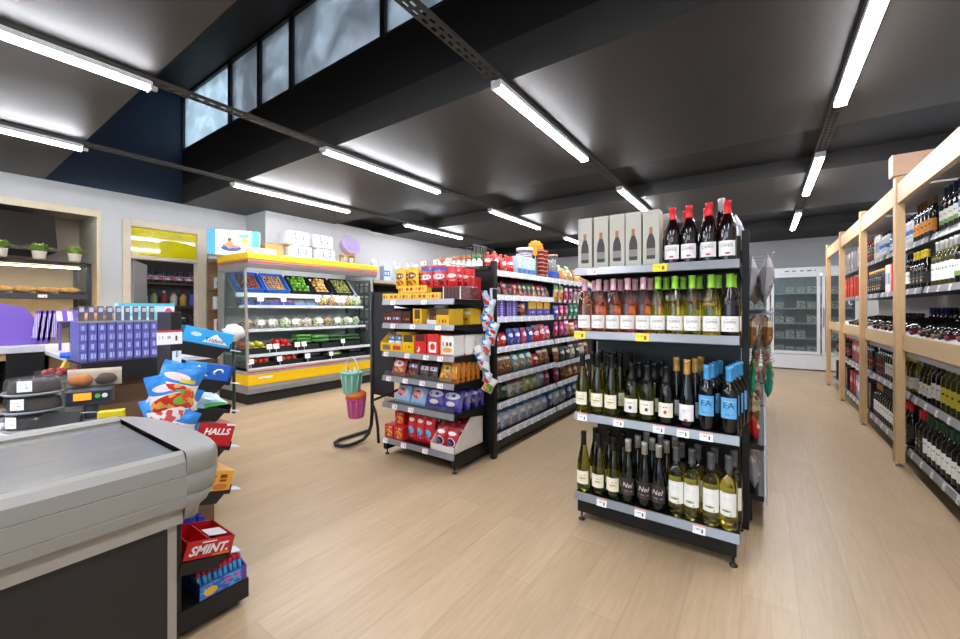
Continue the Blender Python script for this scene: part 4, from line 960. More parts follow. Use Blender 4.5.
seqs = [['candy_teal', 'candy_green', 'candy_pink', 'red_share', 'candy_magenta', 'candy_white', 'gold_share', 'candy_pink', 'candy_green', 'cookie', 'candy_teal', 'beige_pack', 'candy_magenta', 'gold_share', 'candy_white', 'candy_pink', 'cookie', 'red_share'],
        ['cookie', 'beige_pack', 'gold_share', 'beige_pack', 'cookie', 'candy_white', 'gold_share', 'beige_pack', 'cookie', 'candy_pink', 'beige_pack', 'gold_share', 'cookie', 'candy_white', 'beige_pack', 'cookie', 'gold_share', 'beige_pack'],
        ['long_bag']*18]
for z, sq, nm in ((.70, seqs[0], 'lower hook row'), (.97, seqs[1], 'middle hook row'), (1.245, seqs[2], 'upper hook row')):
    for i, k in enumerate(sq):
        x = .09+i*.185; zz = z+(.26 if k == 'long_bag' else .20)
        hm = MB(); hm.tube([(x, .47, zz), (x, -.03, zz), (x, -.04, zz+.012)], .003, 6); part('hook', hm, M_rail, GR.root)
    hang_row(GR, [(k, .09+i*.185, 2, NMS[k]) for i, k in enumerate(sq)], z+.01, 'wine aisle side, '+nm, 'goods on the '+nm+' of the wine aisle', y=random.uniform(-.01, .01))
P_lb = BAGS['long_bag']
for i in range(9): GR.put(P_lb, .12+i*.2, .13, 1.533, '%s grey snack bag from the near end along the wine gondola top' % ORD[i], 'grey bags on gondola top', rx=-.05, sc=(1, 1, .85))
bag('blue_top', 'bag of snacks', .13, .2, .07, '#2c50c0', [('e', .5, .55, .36, .16, '#e6ecf8')])
GR.put(BAGS['blue_top'], .05, .16, 1.533, 'blue snack bag on the wine gondola corner behind the red-capped wines')
for i in range(8):
    GR.put(P_lb, .16+i*.2, .05, .172, '%s grey snack bag from the near end on the lowest wine gondola side shelf' % ORD[i], 'grey bags on low side shelf', rx=-.1, sc=(1, 1, .85))
for i in range(8):
    GR.put(BAGS[('red_pack', 'cookie', 'lime_pack', 'beige_pack')[i % 4]], .16+i*.2, .05, .45, '%s pack from the near end on the second wine gondola side shelf' % ORD[i], 'packs on second side shelf', rx=-.1)

# ------------------------------------------------------------------ shelving on the white wall beyond the cooler
WU = Unit('wall_shelving', 'dark wall shelving beyond the vegetable cooler with blue packs on top', 'shelving', (-5.62, 4.75, 0), PI/2)
bk = MB(); bk.box(0, 2.6, .46, .48, .0, 1.66); part('back_panel', bk, M_steel_dark, WU.root)
part('end_panel', MB().box(-.02, 0, .0, .48, 0, 1.66), M_steel_dark, WU.root)
for z in (.2, .55, .9, 1.25): shelf(WU, 0, 2.6, .0, .45, z, rail_mat=M_rail_w)
part('wooden_top', MB().box(-.02, 2.6, -.03, .48, 1.66, 1.72), mat('grey_oak_board', '#a59480', .55, stretch=(1, 12, 12)), WU.root, .003)
bag('blue_bottle_pack', 'bottle pack', .13, .28, .09, '#8fb0cf', [('r', 0, 1, .82, 1, '#e6ecf0'), ('r', 0, 1, .35, .6, '#2c5aa0'), ('s', 0, 1, 0, 1, '#b8ccdc', 4, 'x')])
carton('blue_mug', 'pack of cups', .14, .20, .12, '#b4cbdd', [('r', 0, 1, .3, .7, '#3a6aa8'), ('t', .1, .9, .4, .6, '#e8eef4', 20)], 'cup_pack')
for i in range(9):
    WU.put(BAGS[('blue_bottle_pack', 'blue_mug')[i % 2]], .1+i*.27, .12, 1.72, '%s blue pack past the cooler on the wooden shelf top' % ORD[i], 'blue packs on the wall shelving', sc=(1, 1, 1.35))
bag('dark_card', 'hanging pack', .085, .17, .03, '#4a4440', [('r', .0, 1, .8, 1, '#d8d6d2'), ('s', .1, .9, .1, .7, '#b8b0a6', 3, 'x')], name='hanging_pack')
for r_ in range(4):
    for i in range(3):
        hx = -5.62-.10-i*.13; hz = .82+r_*.22
        hm = MB(); hm.tube([(.0, .0, 0), (0, -.10, 0)], .003, 6)
        BAGS['dark_card'].put('%s dark hanging pack from the aisle, %s row up on the shelving end panel' % (ORD[i], ORD[r_]), (hx, 4.68, hz), 0, group='hanging packs on end panel')
# ================================================================== VEGETABLE COOLER
FX, FY0, FY1, FH = -5.22, 2.44, 4.47, 1.915
CU = Unit('vegetable_cooler', 'open multideck vegetable cooler with yellow canopy and yellow front band', 'cooler', (FX, FY0, 0), PI/2)
CL = FY1-FY0
M_cgrey = mat('cooler_grey', '#8d8c88', .45, .1); M_yellow = mat('cooler_yellow', '#f3c20c', .35, var=.02); M_cwhite = mat('cooler_white', '#c9cccb', .4)
M_kick = mat('cooler_kick_black', '#1e1c1a', .6); M_redline = mat('cooler_red_line', '#c4353a', .4); M_line = mat('cooler_grey_line', '#a6a5a2', .4)
R = CU.root
part('plinth', MB().box(.02, CL-.02, .05, .83, .0, .135), M_kick, R)
p = MB(); p.prism([(.0, .135), (.84, .135), (.84, .24), (-.005, .24), (-.012, .20)], 'x', 0, CL); part('lower_panel', p, M_cgrey, R, .004)
p = MB(); p.box(-.002, CL+.002, -.012, .84, .24, .375); part('yellow_band', p, M_yellow, R, .008)
p = MB(); p.prism([(-.014, .375), (.84, .375), (.84, .41), (.03, .41), (.02, .455), (-.005, .46), (-.02, .44)], 'x', -.004, CL+.004); part('front_nose', p, M_line, R, .006)
part('red_line', MB().box(-.002, CL+.002, -.0225, -.015, .405, .418), M_redline, R)
part('badge', MB().box(.12, .30, -.0145, -.012, .315, .34), mat('badge_white', '#ece6d8', .5), R)
part('back_panel', MB().box(.03, CL-.03, .78, .84, .41, 1.81), M_cwhite, R)
part('deck', MB().box(.03, CL-.03, .03, .78, .40, .415), M_steel_dark, R)
M_cglass = glass_mat('cooler_glass', '#eaf2f0', .86)
for x in (0, CL-.03):
    e = MB(); e.prism([(.70, .455), (.84, .455), (.84, 1.72), (.66, 1.72)], 'x', x, x+.03)
    e.prism([(.02, .455), (.05, .455), (.12, 1.72), (.09, 1.72)], 'x', x, x+.03); e.box(x, x+.03, .09, .70, 1.68, 1.72); e.box(x, x+.03, .0, .84, 1.72, 1.82)
    ep = part('end_panel', e, M_cgrey, R, .003)
    g = MB(); g.prism([(.045, .455), (.71, .455), (.67, 1.685), (.115, 1.685)], 'x', x+.011, x+.017); part('end_glass', g, M_cglass, ep)
p = MB(); p.prism([(-.02, 1.82), (.84, 1.82), (.84, FH), (.0, FH), (-.02, FH-.02)], 'x', -.01, CL+.01); part('canopy', p, M_yellow, R, .015)
p = MB(); p.prism([(.0, 1.72), (.03, 1.72), (.03, 1.81), (.84, 1.81), (.84, 1.82), (-.018, 1.82), (-.018, 1.77)], 'x', -.006, CL+.006); part('canopy_underside', p, M_cgrey, R, .004)
part('red_line', MB().box(-.008, CL+.008, -.0215, -.0175, 1.785, 1.802).box(-.0105, -.006, -.0215, .84, 1.785, 1.802), M_redline, R)
lt = MB(); lt.box(.06, CL-.06, .06, .09, 1.775, 1.80); part('lamp_tube', lt, mat('cooler_tube', '#ffffff', .4, emit='#f4f8ff', es=26.), R)
CZ = [.415, .625, .94, 1.25, 1.44]
M_wshelf = mat('cooler_shelf', '#b4b7b8', .35, .4)
for z, y0 in ((.60, .12), (.92, .24), (1.235, .30)):
    s_ = MB(); s_.box(.03, CL-.03, y0, .78, z-.012, z)
    sh = part('shelf', s_, M_wshelf, R)
    part('shelf_rail', MB().box(.03, CL-.03, y0-.008, y0, z-.022, z+.018), mat('cooler_rail', '#d6dbdd', .3, .1), sh)
s_ = MB(); s_.prism([(.40, 1.375), (.70, 1.675), (.70, 1.69), (.40, 1.39)], 'x', .03, CL-.03); sh = part('shelf', s_, M_wshelf, R)
part('shelf_rail', MB().box(.03, CL-.03, .378, .386, 1.36, 1.42), MATS['cooler_rail'], sh)
# produce
def cput(pr, x, y, z, label, group=None, **k): return CU.put(pr, x, y, z, label, group, **k)
def crate(name, w, d, h, m):
    t = MB(); t.box(-w/2, w/2, 0, d, 0, .006)
    for a in (0, d-.008): t.box(-w/2, w/2, a, a+.008, 0, h)
    for a in (-w/2, w/2-.008): t.box(a, a+.008, 0, d, 0, h)
    return Proto(name, 'crate', t.mesh('crate', m))
C_blue = crate('produce_crate', .33, .34, .10, mat('blue_crate', '#2f6fd0', .4)); C_black = crate('produce_crate', .33, .34, .09, mat('black_crate', '#17181a', .5))
C_white = crate('produce_crate', .33, .34, .09, mat('white_crate', '#dcdedc', .5))
def blob(name, cat, rx, ry, rz, col, jit=.15, v=.15, rough=.45, stem=None):
    mb = MB(); mb.ball(0, 0, rz, rx, ry, rz, 10, 7, 0, None, jit, len(MATS))
    parts = []
    if stem: parts = [('stem', MB().tube([(0, 0, rz*1.9), (.003, 0, rz*2.4)], .005, 6).mesh('stem', mat(name+'_stem', stem, .6)))]
    return Proto(name, cat, mb.mesh(name, mat('skin_'+name+col.strip('#'), col, rough, var=v, vscale=30)), parts)
P_chest = blob('chestnut', 'nut', .020, .018, .014, '#7a3a2a'); P_nut = blob('walnut', 'nut', .019, .017, .016, '#b98a4e', .25)
P_lime = blob('green_pear', 'fruit', .027, .025, .027, '#5f9a2c', .1); P_ging = blob('ginger_root', 'vegetable', .038, .022, .022, '#d6a860', .5)
P_bean = blob('green_fig', 'fruit', .02, .018, .019, '#9a9a4e', .2); P_tom = blob('tomato', 'tomato', .032, .032, .028, '#e2532c', .06, .1, .25, '#4a7a30')
P_pepr = blob('red_pepper', 'pepper', .04, .036, .045, '#cc1f24', .3, .1, .2, '#3a7a2c'); P_mango = blob('mango', 'fruit', .047, .037, .037, '#b8b03a', .15, .3); P_mred = blob('mango', 'fruit', .047, .037, .037, '#c8502c', .15, .3)
def cuc(name, cat, l, r, col, bendk=.02):
    pts = [(-l/2+l*i/8, bendk*math.sin(PI*i/8), r) for i in range(9)]; rr = [r*(.45+.55*math.sin(PI*(i+.6)/9.2)**.5) for i in range(9)]
    return Proto(name, cat, MB().tube(pts, rr, 10).mesh(name, mat('skin_'+name, col, .4, var=.25, vscale=20)))
P_cuc = cuc('cucumber', 'cucumber', .26, .024, '#1f4a24'); P_zuc = cuc('courgette', 'courgette', .24, .028, '#3c7a34'); P_aub = cuc('aubergine', 'aubergine', .22, .036, '#1c1420'); P_ban = cuc('green_banana', 'banana', .2, .02, '#4a8a30', .05)
P_zpale = cuc('pale_courgette', 'courgette', .2, .026, '#9aae6a')
slope = math.radians(45)
def heap(pr, cx, w, d, z0, y0, nx, ny, label, group, layers=2, rise=0., lift=.03):
    for L in range(layers):
        for i in range(nx-L):
            for j in range(ny-L):
                x = cx+(-.5+(i+.5+L*.5)/nx)*w+random.uniform(-.006, .006); yy = (j+.5+L*.5)/ny*d
                cput(pr, x, y0+yy+random.uniform(-.005, .005), z0+yy*rise+L*lift+.008, label, group, rz=random.uniform(0, 6.28), rx=random.uniform(-.3, .3))
def steep_heap(pr, cx, w, d, nx, ny, label, group, layers, rr):
    c_, n_ = math.cos(slope), math.sin(slope)
    for L in range(layers):
        for i in range(nx-L):
            for j in range(ny-L):
                x = cx+(-.5+(i+.5+L*.5)/nx)*w+random.uniform(-.005, .005); a = .02+(j+.5+L*.5)/ny*d; h = .03+rr*.3+L*rr*1.3
                cput(pr, x, .405+a*c_-h*n_, 1.393+a*n_+h*c_, label, group, rz=random.uniform(0, 6.28), rx=slope+random.uniform(-.3, .3))
for i, (x, cr_, pr, nx, ny, lb, gr, rr) in enumerate(((.22, C_blue, P_chest, 7, 8, 'brown chestnut in the first blue crate, top cooler shelf', 'chestnuts in blue crate', .018), (.58, C_blue, P_nut, 6, 7, 'pale walnut in the second blue crate, top cooler shelf', 'walnuts in blue crate', .018),
        (.96, C_black, P_lime, 4, 5, 'green pear in the black crate beside the walnuts', 'green pears in crate', .032), (1.31, C_black, P_ging, 3, 5, 'knobbly ginger root in the black crate, top cooler shelf', 'ginger roots in crate', .03), (1.69, C_black, P_bean, 6, 6, 'yellow-green fig in the last crate, top cooler shelf', 'figs in crate', .026))):
    cput(cr_, x, .405, 1.395, ('first blue crate from the door end, holding chestnuts', 'second blue crate, holding walnuts', 'black crate holding green pears', 'black crate holding ginger roots', 'black crate holding figs, far end of top cooler shelf')[i], 'crates on the sloping cooler shelf', rx=slope)
    steep_heap(pr, x, .29, .32, nx, ny, lb, gr, 2, rr)
# berry tubs and packs on the next shelf
def tub(name, col, col2):
    b = MB(); b.box(-.085, .085, -.06, .06, 0, .055)
    t = MB(); t.box(-.087, .087, -.062, .062, .055, .10)
    n = MB()
    random.seed(5)
    for i in range(14): n.ball(random.uniform(-.07, .07), random.uniform(-.045, .045), .06+random.uniform(-.005, .018), .018, .018, .017, 8, 6)
    return Proto(name, 'fruit tub', b.mesh('tub', mat(name+'_blue', col, .4), .006), [('lid', t.mesh('lid', M_clear)), ('fruit', n.mesh('fruit', mat(name+'_fruit', col2, .4, var=.2)))])
T1, T2, T3 = tub('berry_tub', '#3f4f9a', '#3a3a66'), tub('strawberry_tub', '#3a56b8', '#c23a40'), tub('grape_tub', '#6a8cc8', '#8a9a5a')
for i, (t, x, lb) in enumerate(((T1, .16, 'blue tub of dark berries nearest the cooler door end'), (T1, .35, 'second blue tub of dark berries'), (T2, .53, 'first blue tub of red strawberries'), (T2, .71, 'second blue tub of red strawberries'), (T3, .90, 'first pale blue tub of grapes'), (T3, 1.08, 'second pale blue tub of grapes'))):
    cput(t, x, .40, 1.237, lb+', third cooler shelf up', 'fruit tubs in the cooler')
def netbag(name, c1, c2, seed):
    b = MB(); b.ball(0, 0, .075, .085, .055, .075, 12, 9, 0, None, .25, seed)
    tt = MB(); tt.lathe([(.02, .145), (.01, .16), (.028, .19)], 8)
    return Proto(name, 'bag of vegetables', b.mesh('bag', print_mat('veg_'+name, c1, [('v', .5, .5, .6, .6, c2, c1, 9)], 'xz', .3, 0, .3, .4)), [('gathered_top', tt.mesh('gathered_top', M_clear))])
V1, V2, V3 = netbag('potato_bag', '#c2a478', '#8a6a44', 3), netbag('salad_bag', '#d9dccb', '#7f9a55', 8), netbag('mushroom_bag', '#d8d2c4', '#a89a84', 12)
V4 = netbag('lemon_bag', '#d8c27a', '#7a6a2c', 15)
for i, (v, x) in enumerate(((V4, 1.26), (V1, 1.42), (V3, 1.58), (V4, 1.74), (V2, 1.9))): cput(v, x, .338, 1.239, '%s bag of produce after the grape tubs, third cooler shelf up' % ORD[i], 'bags after the fruit tubs')
for i in range(11):
    cput((V1, V3, V3, V2, V3, V3, V2, V1, V2, V2, V2)[i], .14+i*.175, .36, .922, '%s bag of vegetables from the door end, second cooler shelf up' % ORD[i], 'vegetable bags in the cooler', rz=random.uniform(-.4, .4))
# main shelf: mangoes, peppers, courgettes, aubergines
for i, x in enumerate((.2, .56, .93, 1.3, 1.67)): cput(C_black, x, .17, .602, '%s black crate from the door end on the lower cooler shelf' % ORD[i], 'black crates on lower cooler shelf')
heap(P_mango, .22, .30, .26, .612, .19, 3, 3, 'yellow-green mango in the first crate of the lower cooler shelf', 'green mangoes', 2, .1, .06)
for i in range(3): cput(P_mred, .06+i*.01, .22+i*.09, .70, '%s reddish mango back from the front of the first crate' % ORD[i], 'reddish mangoes')
heap(P_pepr, .56, .30, .24, .612, .19, 3, 3, 'red pepper in the crate beside the mangoes', 'red peppers', 2, .1, .06)
random.seed(3)
for i in range(9): cput(P_ban, .88, .21+(i % 3)*.065, .70+(i//3)*.045, 'green banana heaped beside the red peppers', 'green bananas', rz=random.uniform(-.2, .2))
for i in range(6): cput(P_zuc, 1.15, .20+(i % 3)*.07, .70+(i//3)*.055, 'green courgette heaped between bananas and cucumbers', 'courgettes', rz=random.uniform(-.1, .1))
for i in range(12): cput(P_cuc, 1.44+(i % 2)*.28, .21+((i//2) % 3)*.065+.02*(i//6), .70+(i//6)*.05, 'dark cucumber heaped on the lower cooler shelf', 'cucumbers', rz=random.uniform(-.1, .1))
# bottom deck
for i, x in enumerate((.23, .62, .99, 1.35, 1.7)): cput(C_black, x, .08, .416, '%s black crate from the door end on the bottom cooler deck' % ORD[i], 'black crates on cooler deck')
heap(P_tom, .23, .30, .28, .43, .09, 4, 4, 'red tomato in the first crate of the cooler deck', 'tomatoes in first crate', 2, .08, .05)
heap(P_tom, .62, .30, .28, .43, .09, 4, 4, 'red tomato in the second crate of the cooler deck', 'tomatoes in second crate', 2, .08, .05)
for i in range(6): cput(P_aub, .99+random.uniform(-.02, .02), .13+(i % 3)*.10, .428+(i//3)*.072, 'dark aubergine on the cooler deck', 'aubergines', rz=random.uniform(-.3, .3))
for i in range(8): cput(P_zuc if i % 2 else P_zpale, 1.34+random.uniform(-.02, .02), .12+(i % 4)*.075, .43+(i//4)*.055, 'dark green courgette on the cooler deck' if i % 2 else 'pale courgette on the cooler deck', 'dark deck courgettes' if i % 2 else 'pale courgettes', rz=random.uniform(-.3, .3))
for i in range(6): cput(P_aub, 1.7+random.uniform(-.02, .02), .13+(i % 3)*.10, .428+(i//3)*.072, 'dark aubergine at the far end of the cooler deck', 'far aubergines', rz=random.uniform(-.3, .3))
# price cards on stems
pc = MB(); pc.tube([(0, 0, 0), (0, 0, .07)], .003, 6)
P_card = Proto('price_stand', 'price card', pc.mesh('stem', MATS['white_stick']), [('card', MB().box(-.038, .038, -.004, -.002, .05, .115).mesh('card', print_mat('plain_card', '#f2f2f0', [('t', .2, .8, .4, .6, '#9a9a9a', 16)])))])
for nm, z, y, xl in (('bottom deck', .455, .02, (.05, .42, .82, 1.2)), ('lower shelf', .618, .108, (.33, .42, .72, .82, 1.47)), ('second shelf up', .938, .225, (.28, .42, .75, 1.15, 1.45, 1.7)), ('third shelf up', 1.253, .288, (.3, .62, 1.15, 1.5, 1.62))):
    for i, x in enumerate(xl): cput(P_card, x, y, z, '%s white price card from the door end, cooler %s' % (ORD[i], nm), 'cooler price cards', rz=random.uniform(-.3, .3), rx=-.15)

# ------------------------------------------------------------------ on top of the cooler
M_pack = mat('white_film_pack', '#d3d6db', .35, var=.02, bump=.1, bscale=14); M_bstrap = mat('blue_print', '#2c4fa0', .5)
wb = MB(); wb.box(-.165, .165, -.14, .14, 0, .20)
hs = MB(); hs.tube([(-.07, -.143, .19), (-.055, -.146, .08), (.0, -.147, .06), (.055, -.146, .08), (.07, -.143, .19)], .0055, 6)
hs.box(-.07, .07, -.1425, -.1405, .135, .145)
tx = text_mesh('Bio Family', .045, None, 0, .0006, M_bstrap, name='lettering')
for v in tx.vertices: v.co += Vector((0, -.141, .095))
P_wp = Proto('white_pack', 'paper pack', wb.mesh('pack', M_pack, .03, 3), [('blue_band', hs.mesh('blue_band', M_bstrap)), ('lettering', tx)])
P_wp = Proto('paper_towel_pack', 'paper pack', wb.mesh('pack', M_pack, .03), P_wp.parts)
for (y, z, lb) in ((3.32, 0, 'white film pack with blue handle, lower of the door-side stack on the cooler'), (3.72, 0, 'white film pack with blue handle, lower of the far stack on the cooler'), (3.28, .205, 'white film pack with blue handle, topmost of the door-side stack on the cooler'), (3.68, .205, 'white film pack with blue handle, topmost of the far stack on the cooler')):
    P_wp.put(lb, (-5.62, y, FH+.002+z), PI/2, group='white film packs')
cb_ = MB(); cb_.box(-.13, .13, -.12, .12, 0, .18); cb_.prism([(-.12, .18), (-.12, .184), (-.02, .215), (-.02, .211)], 'x', -.13, .13)
Proto('cardboard_box', 'box', cb_.mesh('box', mat('brown_cardboard', '#a87f4c', .7, var=.08))).put('open brown cardboard box on the cooler beside the white packs', (-5.72, 2.98, FH+.002), PI/2)
Proto('flat_white_box', 'box', MB().box(-.16, .16, -.10, .10, 0, .09).mesh('box', mat('white_card', '#e0dcd6', .6), .003)).put('low white box on the cooler beside the pool float carton', (-5.55, 2.76, FH+.002), PI/2)
fb_ = MB(); fb_.box(-.30, .30, -.10, .10, 0, .33)
M_float = print_mat('pool_float_print', '#cfe3ec', [('r', 0, .16, 0, 1, '#3f9fc8'), ('r', .86, 1, 0, 1, '#4aa8d0'), ('r', .16, .86, .0, .16, '#e8f0f2'), ('e', .46, .28, .19, .13, '#1f4a9a'), ('e', .43, .42, .07, .16, '#c08a62'), ('e', .52, .34, .10, .06, '#b9784e'), ('e', .43, .62, .04, .07, '#6a4430'), ('e', .34, .4, .05, .05, '#c08a62'), ('t', .55, .82, .72, .84, '#5ab0d8', 20), ('v', .72, .6, .07, .12, '#e8a84a', '#7ac05a', 5)])
Proto('pool_float_box', 'box', fb_.mesh('box', M_float, .003)).put('pale blue pool float carton standing on the cooler corner', (-5.84, 2.56, FH+.002), PI*.32)
lt_ = MB(); lt_.lathe([(.001, .0), (.10, .0), (.13, .04), (.14, .09), (.15, .10), (.15, .115), (.135, .12), (.12, .06), (.001, .05)], 24)
bs = MB()
for i in range(4):
    a = PI/4+i*PI/2; bs.tube([(.12*math.cos(a), .10*math.sin(a), 0), (.12*math.cos(a), .10*math.sin(a), .16)], .012, 8)
bs.tube([(.13*math.cos(a), .11*math.sin(a), .02) for a in [2*PI*i/20 for i in range(20)]], .012, 8, closed=True); bs.tube([(.13*math.cos(a), .11*math.sin(a), .16) for a in [2*PI*i/20 for i in range(20)]], .012, 8, closed=True)
Proto('wooden_stand', 'stand', bs.mesh('stand', mat('pale_wood', '#c8a878', .5))).put('small pale wooden ring stand on the cooler', (-5.62, 4.2, FH+.002), PI/2)
lb_ = MB(); lb_.lathe([(.001, .0), (.12, .0), (.15, .03), (.17, .13), (.175, .15), (.165, .155), (.15, .06), (.001, .04)], 28)
Proto('lilac_basin', 'basin', lb_.mesh('basin', mat('lilac_plastic', '#b3a2cc', .4))).put('lilac plastic basin tipped up on the wooden ring stand', (-5.62, 4.18, FH+.27), PI/2, 1.1)

# ------------------------------------------------------------------ narrow shelf between the doorway and the cooler
NU = Unit('narrow_shelf', 'narrow wooden wall shelf between the doorway and the vegetable cooler', 'shelf', (-6.46, 2.58, 0), PI/2)
M_bwood = mat('brown_wood', '#8a6a4c', .55, var=.15, vscale=4, stretch=(2, 2, 14))
part('back_board', MB().box(0, .5, .25, .27, 0, 1.95), M_bwood, NU.root)
for z in (.5, .85, 1.2, 1.5, 1.9): part('shelf', MB().box(0, .5, 0, .25, z-.02, z), M_bwood, NU.root)
carton('glass_pack', 'pack', .10, .16, .10, '#b9c6c2', [('r', 0, 1, .3, .6, '#6a8a84')], 'jar_pack'); carton('film_pack', 'pack', .12, .18, .12, '#cfd2da', [('t', .1, .9, .4, .6, '#8a9ab8', 16)], 'film_pack'); carton('red_white_pack', 'pack', .10, .2, .10, '#d9cfc8', [('s', 0, 1, .2, .9, '#b8363a', 3, 'x')], 'striped_pack')
for z, k, d in ((1.5, 'glass_pack', 'grey-green jar pack'), (1.2, 'film_pack', 'white film pack'), (.85, 'red_white_pack', 'red and white striped pack')):
    for i in range(3): NU.put(BAGS[k], .08+i*.16, .1, z, '%s %s from the doorway on the narrow wooden shelf' % (ORD[i], d), d+'s on narrow shelf')

# ------------------------------------------------------------------ storeroom shelf seen through the doorway
ST = Unit('storeroom_shelf', 'dark wooden storeroom shelf unit seen through the doorway', 'shelf', (-7.75, 1.75, 0), PI/2)
M_dwood = mat('dark_brown_wood', '#4a3428', .6, var=.12, stretch=(2, 2, 12))
for x in (0, 1.25): part('side_board', MB().box(x, x+.05, 0, .4, 0, 2.1), M_dwood, ST.root)
part('back_board', MB().box(.05, 1.25, .38, .4, 0, 2.1), mat('storeroom_board', '#75767c', .7), ST.root)
for z in (.55, .95, 1.25, 1.62, 2.08): part('shelf', MB().box(.05, 1.25, 0, .38, z-.035, z), M_dwood, ST.root)
jr = MB(); jr.lathe([(.001, .003), (.06, 0), (.065, .01), (.065, .13), (.055, .15)], 18)
jl = MB(); jl.lathe([(.058, .15), (.058, .18), (.001, .183)], 18)
P_jar = Proto('pickle_jar', 'jar', jr.mesh('jar', print_mat('jar_print', '#20263c', [('r', 0, 1, .3, .7, '#c9ccd6'), ('v', .5, .5, .5, .2, '#a03a4a', '#c9ccd6', 6)])), [('lid', jl.mesh('lid', mat('dark_lid', '#23252e', .4)))])
for i in range(8): ST.put(P_jar, .14+i*.145, .12, 1.62, '%s dark jar with pale label from the left on the upper storeroom shelf' % ORD[i], 'jars in the storeroom')
def bot(name, col, capc, r, h):
    b = MB(); b.lathe([(.001, .003), (r*.9, 0), (r, .01), (r, h*.6), (r*.5, h*.78), (r*.35, h*.85)], 14)
    return Proto(name, 'cleaning bottle', b.mesh('bottle', mat('plastic_'+name+col.strip('#'), col, .35)), [('cap', MB().cyl(0, 0, h*.85, h, r*.4, 10).mesh('cap', mat('cap'+capc, capc, .4)))])
bl = [('#3a5a80', '#e8e8e8'), ('#98a0a8', '#8a8a90'), ('#cfd3da', '#c8ccd4'), ('#7a8a5a', '#2f7a3c'), ('#7a3438', '#d8d8d8'), ('#b8b4ac', '#b0303a'), ('#b08a48', '#a83a2c'), ('#3a5ab0', '#2c3a90'), ('#3a6ac0', '#c83a2c')]
for i, (c1, c2) in enumerate(bl): ST.put(bot('cleaning_bottle', c1, c2, .05, .24), .12+i*.13, .12, 1.25, '%s cleaning bottle from the left on the middle storeroom shelf' % ORD[i], 'bottles in the storeroom')
for i in range(6): ST.put(BAGS[('dark_pack', 'choc_dark')[i % 2]], .2+i*.18, .15, .95, '%s dark pack from the left on the lower storeroom shelf' % ORD[i], 'dark packs in the storeroom', rx=-.5)
# ================================================================== CHECKOUT
CH = empty('checkout_conveyor', (-1.35, -.4, 0), 'grey moulded checkout conveyor counter with a dark base panel', 'checkout counter')
def chloc(x, y, z): return (x+1.35, y+.4, z)
M_moulded = mat('grey_moulded_plastic', '#85827c', .36, var=.03, bump=.03, bscale=500)
M_belt = mat('conveyor_belt', '#73716d', .22, .2, var=.12, vscale=3, stretch=(6, 1, 1))
M_cbase = mat('counter_base_black', '#1c1a1a', .5, var=.1)
y0, y1 = -1.3-(-.4), .37+.4
def P(poly): return [(x+1.35, z) for x, z in poly]
near = [(-1.118, .84), (-1.118, .868), (-1.105, .872), (-1.090, .866), (-1.080, .850), (-1.0765, .821), (-1.0785, .819), (-1.0765, .817), (-1.0765, .775), (-1.0785, .773), (-1.0765, .771), (-1.080, .748), (-1.092, .738), (-1.14, .738), (-1.14, .84)]
far = [(-1.566, .84), (-1.566, .868), (-1.58, .874), (-1.61, .874), (-1.622, .866), (-1.626, .84), (-1.626, .76), (-1.60, .74), (-1.54, .74), (-1.54, .84)]
part('side_rail', MB().prism(P(near), 'y', y0, y1, smooth=False), M_moulded, CH)
part('side_rail', MB().prism(P(far), 'y', y0, y1, smooth=False), M_moulded, CH)
part('belt', MB().box(-1.566+1.35, -1.118+1.35, y0, y1-.004, .80, .861), M_belt, CH)
part('belt_gap', MB().box(-1.566+1.35, -1.118+1.35, y1-.004, y1, .80, .858), mat('belt_gap_black', '#0c0c0c', .6), CH)
out = [(-1.0765, .37), (-1.0765, .405), (-1.086, .43), (-1.11, .447), (-1.16, .455), (-1.30, .462), (-1.43, .45), (-1.53, .428), (-1.59, .402), (-1.626, .37)]
def lvl(z, inset, ys):
    cx, cy = -1.35, .37
    r = []
    for x, y in out:
        xx = cx+(x-cx)*(1-inset/.275); yy = .37+(y-.37)*ys*(1-inset/.15)
        r.append(Vector(chloc(xx, yy, z)))
    return r
lv = [lvl(.872, .016, 1), lvl(.869, .008, 1), lvl(.860, .002, 1), lvl(.845, 0, 1), lvl(.821, 0, 1), lvl(.819, .003, 1), lvl(.817, 0, 1), lvl(.775, 0, .93), lvl(.773, .003, .92), lvl(.771, 0, .92), lvl(.75, .002, .74), lvl(.738, .012, .6), lvl(.715, .014, .55)]
ec = MB(); ec.grid(lv)
n_ = len(out); ec.f.append(list(range(n_))); ec.m.append(0); ec.sm.append(False)
o_ = (len(lv)-1)*n_; ec.f.append([o_+i for i in range(n_)][::-1]); ec.m.append(0); ec.sm.append(False)
part('end_cap', ec, M_moulded, CH)
part('under_lip', MB().box(-1.60+1.35, -1.098+1.35, y0, y1-.0, .705, .738), mat('beige_lip', '#8f897f', .5), CH)
part('base_panel', MB().box(-1.58+1.35, -1.115+1.35, y0, .345+.4, 0, .705), M_cbase, CH)
part('corner_trim', MB().box(-1.135+1.35, -1.112+1.35, .345+.4, .362+.4, 0, .705), mat('beige_trim', '#8e877c', .45), CH)

# cashier desk behind the belt
DK = empty('cashier_desk', (-2.15, -.3, 0), 'low dark cashier desk with grey top behind the conveyor', 'desk')
part('desk_top', MB().box(-.48, .50, -.9, .78, .715, .742), mat('grey_desk_top', '#6d6e70', .4), DK, .003)
part('desk_body', MB().box(-.44, .46, -.86, .74, 0, .715), M_black_plastic, DK)
part('paper', MB().box(-.35, -.05, .35, .62, .742, .7432), mat('white_paper', '#e8e6e4', .6), DK)
